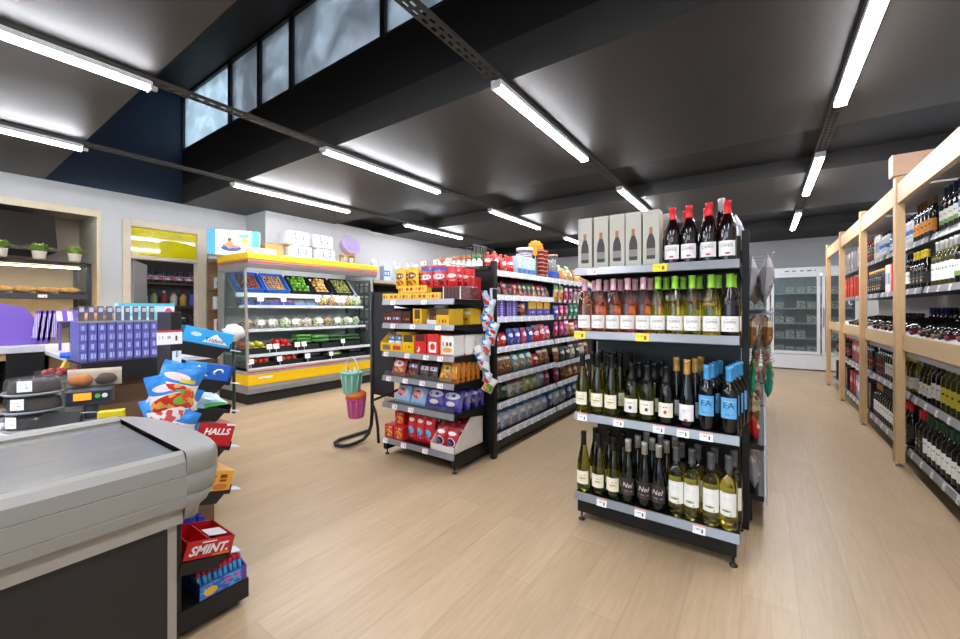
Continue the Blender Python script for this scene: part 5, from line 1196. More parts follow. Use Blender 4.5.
# three chocolate cakes in clear domes
def lobes(z0, z1, rb, rt): return MB().lathe([(.001, z0), (rb, z0), (rb, z0+.012), (rt, z1-.006), (rt*.85, z1), (.001, z1)], 28)
P_cake = Proto('boxed_cake', 'cake', lobes(.004, .05, .086, .082).mesh('cake', mat('dark_chocolate_cake', '#33211c', .6, var=.3, vscale=40, bump=.3)),
    [('tray', MB().lathe([(.001, 0), (.10, 0), (.108, .006), (.106, .010), (.09, .004), (.001, .003)], 28).mesh('tray', mat('clear_tray', '#8f9092', .2))),
     ('dome', MB().lathe([(.104, .008), (.100, .02), (.095, .055), (.085, .062), (.001, .064)], 28).mesh('dome', glass_mat('dome_plastic', '#f2f2f2', .86, .08))),
     ('label', MB().grid([[(.1005*math.cos(a), .1005*math.sin(a), z) for a in [-1.1+i*.12 for i in range(5)]] for z in (.018, .058)]).mesh('label', print_mat('cake_label', '#efefed', [('t', .1, .9, .3, .4, '#9a9a9a', 20), ('t', .1, .7, .6, .7, '#9a9a9a', 20)])))])
for i, nm in enumerate(('lowest', 'middle', 'topmost')): P_cake.put('%s chocolate cake in a clear dome, stack beside the price scale' % nm, (-2.30, .29, .744+i*.066), .25*i-.1, 0, 0, group='stacked chocolate cakes', sc=(.84, .84, 1.0))
P_muff = Proto('muffin_pack', 'muffin pack', MB().ball(-.05, 0, .035, .045, .045, .035, 12, 8, 0, None, .2, 4).ball(.05, 0, .035, .045, .045, .035, 12, 8, 0, None, .2, 9).mesh('muffins', mat('orange_muffin', '#b8662c', .6, var=.35, vscale=14)),
    [('tub', MB().box(-.105, .105, -.055, .055, 0, .078).mesh('tub', glass_mat('tub_plastic', '#f4f4f2', .88, .06), .02))])
P_muff.put('clear pack of orange muffins, lower of two at the edge of the desk', (-2.48, .09, .744), .6, group='muffin packs at desk edge')
P_muff.put('clear pack of orange muffins, upper of two at the edge of the desk', (-2.48, .09, .825), .6, group='muffin packs at desk edge')
# price scale
SCL = empty('price_scale', (-2.25, .435, .742), 'grey checkout scale with orange display on a post', 'scale', None, math.radians(72)); SCL.scale = (.8, .8, .83)
part('post', MB().cyl(0, .03, 0, .11, .028, 16), mat('scale_post', '#54575c', .4), SCL)
part('base', MB().cyl(0, .03, 0, .012, .05, 18), MATS['scale_post'], SCL)
hb_ = MB(); hb_.prism([(-.035, .085), (.07, .085), (.07, .165), (-.02, .165), (-.04, .155)], 'x', -.088, .088)
hd_ = part('head', hb_, mat('scale_grey', '#4b4c53', .4), SCL, .006)
part('face', MB().box(-.08, .08, -.0425, -.04, .10, .152), mat('scale_face', '#2c2c3c', .3), hd_)
part('display', MB().box(-.055, .01, -.0445, -.0425, .112, .146), mat('orange_display', '#f08a1c', .4, emit='#f08a1c', es=.8), hd_)
part('green_button', MB().cyl(0, 0, 0, .003, .011, 14, 0, Matrix.Translation((.033, -.0425, .128)) @ Matrix.Rotation(PI/2, 4, 'X')), mat('green_button', '#4fae3a', .4), hd_)
part('white_button', MB().cyl(0, 0, 0, .003, .011, 14, 0, Matrix.Translation((.06, -.0425, .128)) @ Matrix.Rotation(PI/2, 4, 'X')), mat('white_button', '#e4e6e8', .4), hd_)
P_bun = Proto('pastry_pack', 'pastry pack', MB().ball(-.055, 0, .04, .05, .04, .035, 12, 8, 0, None, .2, 2).mesh('orange_cake', mat('orange_cake', '#c8742a', .6, var=.3, vscale=20)),
    [('chocolate_cake', MB().ball(.05, 0, .04, .05, .04, .033, 12, 8, 0, None, .2, 7).mesh('chocolate_cake', mat('choc_cake', '#4a2a22', .6, var=.3, vscale=20))),
     ('tub', MB().box(-.12, .12, -.05, .05, 0, .085).mesh('tub', MATS['tub_plastic'], .015)), ('paper', MB().box(-.115, .115, .035, .038, .0, .10).mesh('paper', mat('cream_paper', '#d9cbb4', .6)))])
P_bun.put('clear pack of orange and chocolate cakes on the price scale', (-2.26, .45, .880), math.radians(72), sc=.72)
yb_ = MB(); yb_.box(-.05, .05, -.03, .03, 0, .09); yb_.box(-.05, .02, -.034, -.03, .02, .06)
Proto('yellow_tool_pack', 'pack', yb_.mesh('pack', print_mat('yellow_black_pack', '#d9c31c', [('r', .1, .9, .55, .7, '#8a7a14'), ('v', .5, .25, .45, .22, '#141414', '#d9c31c', 5)]), .004)).put('yellow and black pack on the desk behind the scale', (-2.04, .455, .744), 1.2, sc=.75)
kt = MB(); kt.box(-.10, .10, -.07, .07, 0, .02); kt.prism([(-.06, .02), (.06, .02), (.06, .11), (.04, .11)], 'x', -.09, .09)
Proto('card_terminal', 'terminal', kt.mesh('terminal', M_black_plastic, .004), [('cable', MB().tube([(.09, 0, .1), (.16, .02, .09), (.26, .05, .04), (.32, .06, .01)], .004, 6).mesh('cable', mat('grey_cable', '#8a8a88', .5)))]).put('black terminal on the desk beside the yellow pack', (-2.15, .335, .744), 1.2, sc=.6)

# ------------------------------------------------------------------ back counter with bakery goods
BC = empty('bakery_counter', (-3.9, .03, 0), 'white topped bakery counter with an open bread shelf behind the checkout', 'counter')
M_slab = mat('white_slab', '#c4c5ca', .35, var=.03); M_wpanel = mat('light_wood_panel', '#c09a6a', .55, var=.12, stretch=(2, 12, 12)); M_bpanel = mat('brown_wood_panel', '#6e533d', .5, var=.12, stretch=(12, 2, 12))
part('worktop', MB().box(-.30, .40, -1.8, .45, .945, .985), M_slab, BC, .004)
part('worktop', MB().box(-.30, 1.42, .452, .98, .925, .95), M_slab, BC, .004)
part('wood_edge', MB().box(-.28, .38, -1.8, .30, .905, .945), M_wpanel, BC)
part('end_panel', MB().box(-.28, .385, .30, .45, .0, .945), M_black_plastic, BC)
part('back_board', MB().box(-.30, -.26, -1.8, .30, 0, .905), M_black_plastic, BC)
for z in (.40, .63): part('shelf', MB().box(-.26, .38, -1.8, .30, z-.03, z), M_wpanel, BC)
part('front_panel', MB().box(-.28, 1.40, .47, .49, .0, .925), M_bpanel, BC)
part('end_panel', MB().box(1.38, 1.40, .49, .96, .0, .925), M_bpanel, BC)
P_bread = Proto('bread_bag', 'bread', MB().ball(0, 0, .065, .14, .085, .06, 14, 8, 0, None, .25, 3).mesh('bread', mat('brown_bread', '#a0683a', .6, var=.3, vscale=18, bump=.3)), [('wrapper', MB().ball(0, 0, .068, .148, .092, .066, 14, 8, 0, None, .25, 3).mesh('wrapper', glass_mat('bread_wrap', '#f4ece2', .78, .12)))])
for i in range(4):
    for j in range(2): P_bread.put('%s bread loaf from the end panel, %s layer on the counter shelf' % (ORD[i], ('lower', 'upper')[j]), (-3.68, .17-i*.34, .634+j*.125), PI/2, group='loaves on the counter shelf')
P_cher = Proto('cherry_tub', 'fruit tub', MB().ball(-.05, 0, .05, .025, .025, .025, 8, 6).ball(-.01, .01, .055, .025, .025, .025, 8, 6).ball(.03, 0, .05, .025, .025, .025, 8, 6).ball(.06, .01, .05, .022, .022, .025, 8, 6).mesh('fruit', mat('cherry_red', '#a01422', .3)),
    [('tub', MB().box(-.09, .09, -.05, .05, 0, .07).mesh('tub', MATS['tub_plastic'], .01))])
st_ = MB(); st_.box(-.08, .08, -.055, .055, 0, .14)
Proto('grey_carton', 'box', st_.mesh('box', mat('grey_carton_card', '#8b8984', .6), .003)).put('grey carton on the desk edge under the red fruit tubs', (-2.58, .40, .744), .5)
for i in range(2): P_cher.put('clear tub of red fruit on the grey carton, %s' % ('nearer the cakes', 'nearer the scale')[i], (-2.605+i*.06, .385+i*.035, .886), .5+PI/2, group='red fruit tubs', sc=.62)
# purple board with scalloped edge and striped purple tray sign
pb = []
pb += [(-.40, 0), (.15, 0), (.15, .05), (.10, .15), (.05, .225)]
for i in range(5): pb += [(-.04-i*.07, .245), (-.075-i*.07, .23)]
pb += [(-.40, .235)]
Proto('purple_board', 'sign board', MB().prism(pb, 'y', -.006, .006).mesh('board', mat('purple_board', '#7658b4', .45, var=.03)), [('foot', MB().box(-.3, .06, .0, .07, 0, .012).mesh('foot', MATS['purple_board']))]).put('plain purple board with scalloped top on the bakery counter', (-3.62, .36, .987), PI/2)
M_pstripe = print_mat('purple_stripes', '#6a47b0', [('s', 0, 1, .1, .9, '#e2d6f2', 7, 'x')])
sg_ = MB(); sg_.prism([(.0, .0), (.01, .0), (.05, .07), (.04, .07)], 'x', -.16, .16)
Proto('striped_sign', 'sign', sg_.mesh('sign', M_pstripe), [('leg', MB().box(-.15, -.14, .02, .04, -.17, .01).mesh('leg', MATS['purple_board'])), ('leg', MB().box(.14, .15, .02, .04, -.17, .01).mesh('leg', MATS['purple_board']))]).put('purple and white striped sign over the clear pastry box', (-3.42, .68, 1.122), PI/2)
for i in range(4):
    pt = MB(); pt.prism([(0, 0), (.035, 0), (.05, .18), (.02, .18)], 'y', -.002, .002)
    Proto('purple_tag', 'tag', pt.mesh('tag', M_pstripe)).put('%s hanging purple strip from the purple board' % ORD[i], (-3.55, .43+i*.022, 1.01), PI/2, group='purple strips')
bxp = MB(); bxp.box(-.15, .15, -.10, .10, .0, .12)
P_past = Proto('pastry_case', 'pastry box', MB().ball(-.07, 0, .05, .06, .05, .035, 12, 8, 0, None, .3, 5).ball(.05, .01, .05, .07, .05, .035, 12, 8, 0, None, .3, 8).mesh('pastries', mat('golden_pastry', '#d99a4a', .6, var=.3, vscale=20)), [('case', bxp.mesh('case', MATS['tub_plastic'], .008)), ('base', MB().box(-.15, .15, -.10, .10, -.008, 0).mesh('base', M_black_plastic))])
P_past.put('clear box of pastries, lower of the pair behind the clipped pens', (-3.22, .70, .96), PI/2, group='pastry boxes'); P_past.put('clear box of pastries, upper of the pair behind the clipped pens', (-3.22, .70, 1.09), PI/2, group='pastry boxes')
bag('yellow_chips', 'bag of snacks', .16, .18, .07, '#edae2a', [('e', .4, .5, .3, .2, '#e8632a'), ('v', .6, .3, .3, .2, '#f4d46a', '#d88a1c', 6)])
BAGS['yellow_chips'].put('yellow snack bag beside the pastry boxes', (-2.98, .76, .951), PI/2, -.2)
# pens and blister packs in a small wire holder, blue tape
P_pen = Proto('pen_card', 'pen pack', MB().box(-.012, .012, -.004, .004, 0, .15).mesh('card', print_mat('pen_card_print', '#4a4c78', [('r', .2, .8, .1, .6, '#c9c4d0'), ('r', 0, 1, .85, 1, '#8d8a98')])), [('clip', MB().box(-.006, .006, -.007, -.004, .1, .15).mesh('clip', M_rail))])
for i in range(6): P_pen.put('%s pen pack from the pastry side, leaning on the counter end' % ORD[i], (-2.78-.06*(i % 3), .55, .957), PI/2, -.3, .35-.3*(i % 3), group='leaning pen packs') if i < 3 else None
BAGS['yellow_bar'].put('yellow bar standing against the pen packs', (-3.02, .56, .965), PI/2, 0, -1.2)
tp = MB(); tp.lathe([(.02, -.012), (.032, -.012), (.032, .012), (.02, .012), (.02, -.012)], 18)
P_tape = Proto('blue_tape', 'tape roll', tp.mesh('roll', mat('blue_tape', '#1f55d0', .3)))
for i in range(3): P_tape.put('%s roll of blue tape on the white counter end' % ('flat', 'second flat', 'upright')[i], (-2.93+.05*i, .485+.012*i, .963 if i < 2 else .984), 0, 0 if i < 2 else PI/2, group='blue tape rolls')
# violet card display with clear pushers
CD = empty('card_display', (-2.50, .444, .951), 'violet nine-column card display with clear pushers on the counter end', 'display', None, PI/2)
M_violet = print_mat('violet_cards', '#4a4796', [('s', 0, 1, 0, 1, '#3a377f', 9, 'x'), ('t', .01, .99, .04, .20, '#b8b6e4', 200), ('t', .01, .99, .28, .44, '#b0aee0', 200), ('t', .01, .99, .52, .68, '#b8b6e4', 200), ('t', .01, .99, .76, .92, '#b8b6e4', 200)])
W = .29
part('black_base', MB().box(-.002, W+.01, -.004, .20, -.0, .012).box(-.002, W+.03, -.075, -.004, -.07, .012), M_black_plastic, CD)
for i in range(9):
    x = i*W/9
    cdm = MB(); cdm.box(x+.002, x+W/9-.002, .0, .16, .012, .19)
    cm_ = part('card_column', cdm, print_mat('violet_card', '#5c5ea6', [('t', .2, .85, .06, .19, '#d4d4f0', 40), ('t', .2, .8, .30, .43, '#c8c8ec', 34), ('t', .2, .85, .54, .67, '#b7b5e6', 40), ('t', .2, .8, .79, .9, '#c4c2ea', 34), ('r', 0, 1, .235, .25, '#35327a'), ('r', 0, 1, .485, .5, '#35327a'), ('r', 0, 1, .735, .75, '#35327a')]), CD)
    part('clear_pusher', MB().box(x+.005, x+W/9-.005, .03, .034, .19, .262), mat('smoky_pusher', '#7d7a86', .15, trans=.5), cm_, .001)
    part('clear_pusher', MB().box(x+.009, x+W/9-.009, .022, .03, .235, .255), mat('pale_pusher', '#b9b6c0', .2), cm_)
part('front_rail', MB().box(-.002, W+.002, -.003, .0, .185, .195), M_rail, CD)
tb_ = MB(); tb_.box(-.12, .12, -.035, .035, 0, .12)
Proto('toy_box', 'box', tb_.mesh('box', print_mat('pale_toy_box', '#b9dbe2', [('r', 0, 1, .88, 1, '#57b6cf'), ('r', .8, 1, 0, .85, '#e9e6da'), ('e', .88, .5, .08, .3, '#d84a8a'), ('r', .9, .97, .1, .6, '#e8c23a'), ('v', .45, .4, .3, .3, '#8ac4cc', '#d8e8e4', 6)]), .002)).put('pale blue toy carton with a bright end behind the violet card display', (-2.72, .745, 1.11), PI/2)
rs = MB(); rs.box(-.13, .13, -.05, .05, 0, .158)
Proto('black_riser', 'riser', rs.mesh('riser', M_black_plastic, .004)).put('black riser block under the pale blue toy carton', (-2.72, .745, .951), PI/2)

# ------------------------------------------------------------------ impulse rack of gum and sweets
RX = -1.715
RK = empty('sweet_rack', (RX, .5, 0), 'black wheeled gum and sweet rack with tilted trays beside the checkout', 'rack')
part('upright', MB().box(-.135, -.004, .04, .075, .10, 1.19), M_black_plastic, RK, .004)
bs_ = MB(); bs_.box(-.44, 0, -.0, .305, .03, .105)
part('base_tray', bs_, M_black_plastic, RK)
for x in (-.40, -.05):
    part('caster', MB().lathe([(.004, -.012), (.015, -.010), (.015, .010), (.004, .012)], 14, 0, Matrix.Translation((x, .275, .015)) @ Matrix.Rotation(PI/2, 4, 'Y')), mat('caster_rubber', '#2e2e30', .5), RK)
TILT = math.radians(-15)
TZS = [1.085, .955, .845, .700, .530, .282]
def tilt_pt(i, y, z):  # tray-local (y forward, z up) to world
    c_, n_ = math.cos(TILT), math.sin(TILT)
    return (.572+y*c_-z*n_, TZS[i]+y*n_+z*c_)
for i, z in enumerate(TZS):
    tw = -.135 if i < 3 else -.42
    t_ = MB(); t_.box(tw, 0, 0, .17, -.012, 0); t_.box(tw, tw+.004, 0, .17, 0, .03); t_.box(tw, 0, .166, .17, 0, .022); t_.prism([(0, -.012), (.15, -.012), (.13, -.045), (0, -.045)], 'x', -.006, -.001)
    tr = part('tray', t_, M_black_plastic, RK, 0, None, (0, .072, z), rx=TILT)
    part('price_card', MB().box(-.06, -.01, .170, .215, -.004, .000), mat('blue_white_tab', '#cdd7ea', .4), tr)
part('pole', MB().cyl(-.03, .262, .78, 1.09, .006, 10), mat('dark_green_pole', '#1d3a2c', .4), RK)
part('knob', MB().ball(-.03, .262, 1.105, .03, .036, .034, 14, 10, 0, None, .5, 3), mat('white_knob', '#dcdad6', .5), RK)
part('price_card', MB().box(.0, .0012, .0, .075, 1.075, 1.125), print_mat('red_top_card', '#eeeceb', [('r', 0, 1, .85, 1, '#c8403a'), ('t', .1, .6, .4, .6, '#aaa', 30), ('r', .72, .8, .25, .6, '#444444')], 'yz'), RK)
part('price_card', MB().box(.0, .0012, .045, .072, 1.0, 1.05), print_mat('small_code_card', '#f0efee', [('r', .35, .65, .2, .8, '#444444')], 'yz'), RK)
def tbox(name, cat, base, items, w, h, d, lid=None):
    m = print_mat('rack_'+name+base, base, items, 'xz', .35)
    return Proto(name, cat, MB().box(-w/2, w/2, 0, d, 0, h).mesh('carton', m, .002), lid or [])
def in_tray(pr, i, label, y=.086, x=-.003, group=None, z=.001):
    yy, zz = tilt_pt(i, y, z)
    return pr.put(label, (RX+x, yy, zz), PI/2, 0, -TILT, group)
def on_face(tx, x, z, y=-.0008):
    for v in tx.vertices: v.co += Vector((x, y, z))
    return tx
T_w = T_white
tri = MB(); tri.prism([(-.05, .0), (.055, .0), (.008, .042)], 'y', -.0007, -.0003)
wv = print_mat('wave_blue', '#2f9be0', [('s', 0, 1, 0, 1, '#3fb0ee', 9, 'z')], 'xz', .3)
g1 = Proto('gum_box', 'gum box', MB().box(-.085, .085, 0, .125, 0, .058).mesh('carton', wv, .002), [('logo', on_face(MB().prism([(-.03, .0), (.06, .0), (.012, .036)], 'y', -.0007, -.0003).mesh('logo', T_white), .01, .01, 0)), ('lettering', on_face(text_mesh('Trident', .022, None, .15, .0004, T_navy), .02, .020, -.0012)), ('oval_patch', MB().prism([(.018*math.cos(2*PI*i/20)-.045, .008*math.sin(2*PI*i/20)+.034) for i in range(20)], 'y', -.0007, -.0002).mesh('oval_patch', mat('pale_patch', '#cfe4f2', .4)))])
in_tray(g1, 0, 'bright blue wavy gum carton in the highest rack tray')
g2 = Proto('gum_box', 'gum box', MB().box(-.085, .085, 0, .125, 0, .060).mesh('carton', print_mat('blue_gum', '#1f62c4', [('r', 0, .42, 0, 1, '#3fa0e0'), ('r', .92, 1, 0, 1, '#1a3a8a')]), .002),
    [('logo', MB().prism([(-.062, .012), (.0, .012), (-.04, .05)], 'y', -.0007, -.0003).mesh('logo', T_white)), ('lettering', on_face(text_mesh('Trident', .02, None, .15, .0004, T_navy), -.03, .02, -.0012)),
     ('swirl', MB().tube([(.04+(.006+.0032*k)*math.cos(k*.62), -.001, .031+(.005+.0022*k)*math.sin(k*.62)) for k in range(7)], .0035, 6).mesh('swirl', T_white))])
in_tray(g2, 1, 'blue and navy gum carton with white swirl in the second rack tray')
bag('pale_gum_bag', 'bag of gum', .17, .12, .03, '#9ecbe6', [('e', .5, .45, .2, .16, '#e8f0f4'), ('r', .5, 1, .0, .14, '#4ab04a')])
for i in range(3): in_tray(BAGS['pale_gum_bag'], 2, '%s pale blue gum bag from the aisle side, lying in the third rack tray' % ORD[i], .086, -.02-i*.045, 'pale blue gum bags').rotation_euler = (-PI/2*.86, -TILT*0, PI/2)
h_ = tbox('sweet_box', 'sweet box', '#bf1722', [('r', .1, .9, .04, .12, '#8a0f18')], .165, .088, .22, [('lettering', on_face(text_mesh('HALLS', .032, None, .2, .0004, T_white, .0012), .02, .056)), ('corner_tab', MB().box(.05, .083, -.0012, -.0002, .08, .088).mesh('corner_tab', T_white))])
in_tray(h_, 3, 'red sweet carton with white lettering in the fourth rack tray')
o1 = tbox('sweet_box', 'sweet box', '#dfa33c', [('r', 0, .22, 0, 1, '#c8342a'), ('t', .42, .95, .62, .8, '#7a2c1c', 26), ('t', .5, .95, .45, .56, '#7a2c1c', 26), ('e', .75, .2, .16, .16, '#c8742a')], .165, .075, .2)
in_tray(o1, 4, 'orange and red sweet carton in the fifth rack tray')
# red open tray with white lettering
M_smint = mat('smint_red', '#d01f26', .4)
sm = MB(); sm.box(-.085, .085, 0, .003, 0, .066); sm.box(-.085, .085, .197, .20, 0, .066); sm.box(-.085, -.082, 0, .2, 0, .066); sm.box(.082, .085, 0, .2, 0, .066); sm.box(-.085, .085, 0, .2, 0, .003); sm.box(.0, .003, 0, .2, 0, .06)
s_ = Proto('mint_box', 'mint box', sm.mesh('carton', M_smint), [('lettering', on_face(text_mesh('SMINT.', .044, None, .25, .0004, T_white, .0015), .0, .030)), ('stripe', MB().box(.015, .075, -.0012, -.0002, .004, .012).mesh('stripe', mat('orange_stripe', '#e8762a', .4))), ('top_line', MB().box(-.03, .02, -.0012, -.0002, .056, .06).mesh('top_line', T_white)), ('divider_card', MB().box(.01, .078, .05, .12, .058, .061).mesh('divider_card', mat('pale_card', '#dcdce0', .5)))])
in_tray(s_, 5, 'red open mint carton with white lettering in the lowest tilted rack tray')
P_bm = Proto('mint_tin', 'mint pack', MB().box(-.014, .014, -.006, .006, 0, .075).mesh('tin', mat('blue_tin', '#1f43b4', .3), .003))
for i in range(8): in_tray(P_bm, 5, '%s blue mint pack back from the red mint carton' % ORD[i], .03+(i % 4)*.038, -.225-(i//4)*.05, 'blue mint packs', .002).rotation_euler = (-.3, .2, PI/2)
# carton of sweet tubes on the base
P_sw = Proto('sweet_stick_box', 'sweet box', tray(.165, .055, .085, .20).mesh('carton', mat('navy_card', '#243a86', .5)),
    [('printed_front', MB().box(-.083, .083, -.001, -.0003, .002, .054).mesh('printed_front', print_mat('sweet_stick_print', '#3c7fd0', [('v', .5, .5, .5, .5, '#2c5ab8', '#58a0e0', 8), ('e', .22, .4, .14, .3, '#f2c83a'), ('t', .42, .85, .5, .75, '#e85a9a', 24), ('r', .88, 1, 0, 1, '#5a3a9a')])))])
o = P_sw.put('navy carton packed with red-capped sweet sticks on the rack base', (RX-.004, .715, .1065), PI/2)
sk = MB(); sk.lathe([(.001, 0), (.0075, 0), (.0075, .075)], 8)
P_stick = Proto('sweet_stick', 'sweet stick', sk.mesh('stick', mat('light_blue_stick', '#4a9ad8', .4)), [('cap', MB().ball(0, 0, .085, .0105, .0105, .012, 8, 6).mesh('cap', mat('pink_red_cap', '#c8283c', .35)))])
for i in range(9):
    for j in range(7):
        P_stick.put('red-capped sweet stick standing in the navy carton on the rack base', (RX-.025-j*.026, .644+i*.018, .111), 0, .1, -.12+random.uniform(-.1, .1), group='red-capped sweet sticks')
# hanging strip of gummy sweet bags in front of the upright
M_gum = print_mat('gummy_bag', '#f0e6e2', [('r', 0, 1, .58, 1, '#2583d4'), ('e', .42, .72, .3, .08, '#f2d6de'), ('r', .5, .85, .62, .7, '#e8c83a'), ('v', .5, .3, .48, .27, '#d2322c', '#e8a84a', 7), ('v', .7, .38, .2, .1, '#7ab83a', '#e84a3a', 7)], 'xz', .25, 0, .3, .3)
M_gum2 = print_mat('marshmallow_bag', '#f2e9e6', [('r', 0, 1, .72, 1, '#2583d4'), ('v', .5, .34, .5, .36, '#f4eeee', '#e0605e', 9), ('r', .0, .12, 0, .8, '#3a90d8')], 'xz', .25, 0, .3, .3)
gs = link('hanging_strip', MB().box(-.012, .012, -.001, .001, -.34, 0).mesh('strip', MATS['clear_strip']), None, (RX+.02, .552, 1.05), PI*.42); tag(gs, 'clear hanging strip holding gummy sweet bags on the rack upright', 'clip strip')
part('hook', MB().tube([(0, .02, 0), (0, 0, .0), (0, 0, -.02)], .003, 6), M_rail, gs)
gm1, gm2 = bag_mesh(.125, .155, .05, M_gum, 91), bag_mesh(.125, .145, .06, M_gum2, 95)
for i in range(7):
    dx = (-.012, .016, -.022, .014, -.024, .012, .0)[i]
    tag(link('gummy_bag', (gm1, gm1, gm2, gm2, gm2, gm2, gm2)[i], None, (RX+.065+dx*.4-.006*i, .522+dx*.7, .868-i*.034), PI*.40+random.uniform(-.25, .25), .16, (.35, -.15, .4, -.2, .45, -.1, .2)[i]), '%s gummy sweet bag from the top of the rack strip' % ORD[i], 'bag of sweets', 'gummy bags on the strip')

# ================================================================== BAKERY CASE IN THE NICHE
BK = Unit('bakery_case', 'black framed glass bakery display case lit inside under the plant shelf', 'display case', (-6.45, -1.1, 0), PI/2)
M_bk = mat('bakery_black', '#17191b', .35); M_glow = mat('warm_led_strip', '#ffffff', .5, emit='#ffe2b0', es=16.)
L_ = 2.36
for x in (0, .78, 1.55, L_-.04): part('post', MB().box(x, x+.04, 0, .04, .75, 1.72).box(x, x+.04, .66, .70, .0, 1.72), M_bk, BK.root)
part('top', MB().box(0, L_, 0, .70, 1.69, 1.73), M_bk, BK.root, .003)
part('cabinet', MB().box(0, L_, .0, .70, 0, .75), mat('niche_cabinet', '#6a5138', .5, var=.1), BK.root)
part('back_panel', MB().box(.04, L_-.04, .67, .69, .75, 1.69), mat('bakery_back', '#d9c49c', .6), BK.root)
for z in (1.36, 1.04):
    s_ = part('shelf', MB().box(.04, L_-.04, .02, .66, z-.02, z), M_bk, BK.root)
    for k in range(3): part('drawer_front', MB().box(.05+k*.775, .05+k*.775+.72, -.012, .02, z-.05, z+.015), mat('drawer_grey', '#2c3034', .35), s_, .003)
    for k in range(3): part('price_card', MB().box(.38+k*.775, .45+k*.775, -.0135, -.012, z-.035, z), M_tag, s_)
for z in (1.68, 1.335): part('light_strip', MB().box(.08, L_-.08, .10, .14, z-.015, z-.003), M_glow, BK.root)
part('glass', MB().box(.04, L_-.04, .005, .009, 1.40, 1.69), glass_mat('case_glass', '#f4f6f6', .88), BK.root)
P_pas = Proto('pastry', 'pastry', MB().ball(0, 0, .03, .09, .055, .032, 14, 8, 0, None, .3, 6).mesh('pastry', mat('golden_crust', '#d08f3c', .5, var=.3, vscale=16, bump=.2))) if False else Proto('pastry', 'pastry', MB().ball(0, 0, .036, .085, .07, .036, 14, 8, 0, None, .45, 6).mesh('pastry', mat('golden_crust', '#e0a040', .5, var=.3, vscale=16, bump=.2)))
P_bag = Proto('baguette', 'bread', MB().tube([(-.17, 0, .035), (-.1, 0, .04), (.1, 0, .04), (.17, 0, .035)], [.02, .036, .036, .02], 10).mesh('baguette', MATS['golden_crust']))
for k in range(3):
    for i in range(8): P_pas.put('golden pastry heaped on the top tray of the bakery case, section %s' % ('one', 'two', 'three')[k], BK.pt(.13+k*.775+(i % 4)*.175, .13+(i//4)*.2, 1.378), PI/2+random.uniform(-.15, .15), group='pastries section %d' % k)
    for i in range(4): P_bag.put('baguette lying on the lower tray of the bakery case, section %s' % ('one', 'two', 'three')[k], BK.pt(.25+k*.775+(i % 2)*.36-.05, .14+(i//2)*.14, 1.042), PI/2+random.uniform(-.1, .1), group='baguettes section %d' % k)
# plants on the case, hood above
pot = MB(); pot.lathe([(.001, .0), (.052, 0), (.062, .09), (.066, .092), (.066, .10), (.058, .10), (.055, .09), (.001, .088)], 20)
random.seed(21)
lf = MB()
for i in range(170):
    a = random.uniform(0, 2*PI); rr = random.uniform(.03, .17); hh = .11+random.uniform(.04, .10)*(1.2-(rr/.17)**2)
    tip = Vector((rr*math.cos(a), rr*math.sin(a), hh)); basep = Vector((.02*math.cos(a), .02*math.sin(a), .09)); mid = (tip+basep)/2+Vector((0, 0, .03)); sd = Vector((-math.sin(a), math.cos(a), .2))*.012
    lf.add([basep, mid+sd, tip, mid-sd], [(0, 1, 2, 3)], 0, False)
P_pl = Proto('potted_plant', 'plant', pot.mesh('pot', mat('white_pot', '#e0d8cc', .5)), [('leaves', lf.mesh('leaves', mat('fresh_leaf', '#93b352', .5, var=.35, vscale=25)))])
for i, y in enumerate((.55, .82, 1.09)): P_pl.put(('small green plant in a white pot on the bakery case, cut off by the frame', 'small green plant in a white pot, middle of the bakery case top', 'small green plant in a white pot, nearest the white pillar')[i], (-6.28, y, 1.732), i*1.3, sc=(.9, .9, .8))
hd = MB(); hd.prism([(-6.88, 2.30), (-7.55, 2.30), (-7.55, 1.86), (-6.70, 1.86), (-6.70, 1.90)], 'y', -1.8, 1.02)
tag(link('oven_hood', hd.mesh('hood', mat('dark_hood', '#38332f', .45, .4))), 'dark metal extractor hood above the bakery case in the niche', 'hood')
# ================================================================== WINE WALL
M_oak = mat('pale_oak', '#c8a274', .5, var=.08, vscale=3, stretch=(18, 18, 1.2)); M_oakh = mat('pale_oak_long', '#c9ab80', .5, var=.08, vscale=3, stretch=(18, 1.2, 18))
M_wwhite = mat('white_back_panel', '#c9c9cc', .6)
PY = [1.66, 3.01, 4.36, 5.70, 7.05, 8.38]
BN = ['nearest', 'first', 'second', 'third', 'fourth']
WZ = [.15, .55, 1.0, 1.36, 1.745]
BAYN = ['nearest wine bay', 'second wine bay', 'third wine bay', 'farthest wine bay']
def wine(key, kind, glass, f, lb, lz, span=3.3): BAGS[key] = bottle('wine_bottle', kind, glass, F[f], lb, lz, span=span); return key
LW = [lab('w_%d' % i, b, it) for i, (b, it) in enumerate((
    ('#efece6', [('t', .2, .8, .6, .7, INK, 26), ('t', .3, .7, .3, .36, '#8a8078', 40)]), ('#e8912a', [('t', .2, .8, .5, .64, '#5a2a10', 20)]), ('#e9e4d6', [('e', .5, .6, .26, .2, '#7a2a30'), ('t', .2, .8, .2, .28, INK, 34)]),
    ('#e6e2da', [('r', 0, 1, 0, .3, '#7a9a4a'), ('t', .2, .8, .6, .7, INK, 24)]), ('#dfe6ee', [('r', 0, 1, .6, 1, '#3f7fc0'), ('t', .2, .8, .3, .4, INK, 30)]), ('#6d1a24', [('t', .2, .8, .5, .6, '#e0c890', 24)]),
    ('#26221f', [('t', .2, .8, .5, .6, '#c8a050', 24), ('e', .5, .25, .2, .12, '#b8b0a0')]), ('#d8c640', [('t', .2, .8, .5, .64, '#3a3a1a', 20)]), ('#f1efec', [('e', .5, .65, .14, .14, '#b8863a'), ('t', .15, .85, .3, .38, INK, 36)])))]
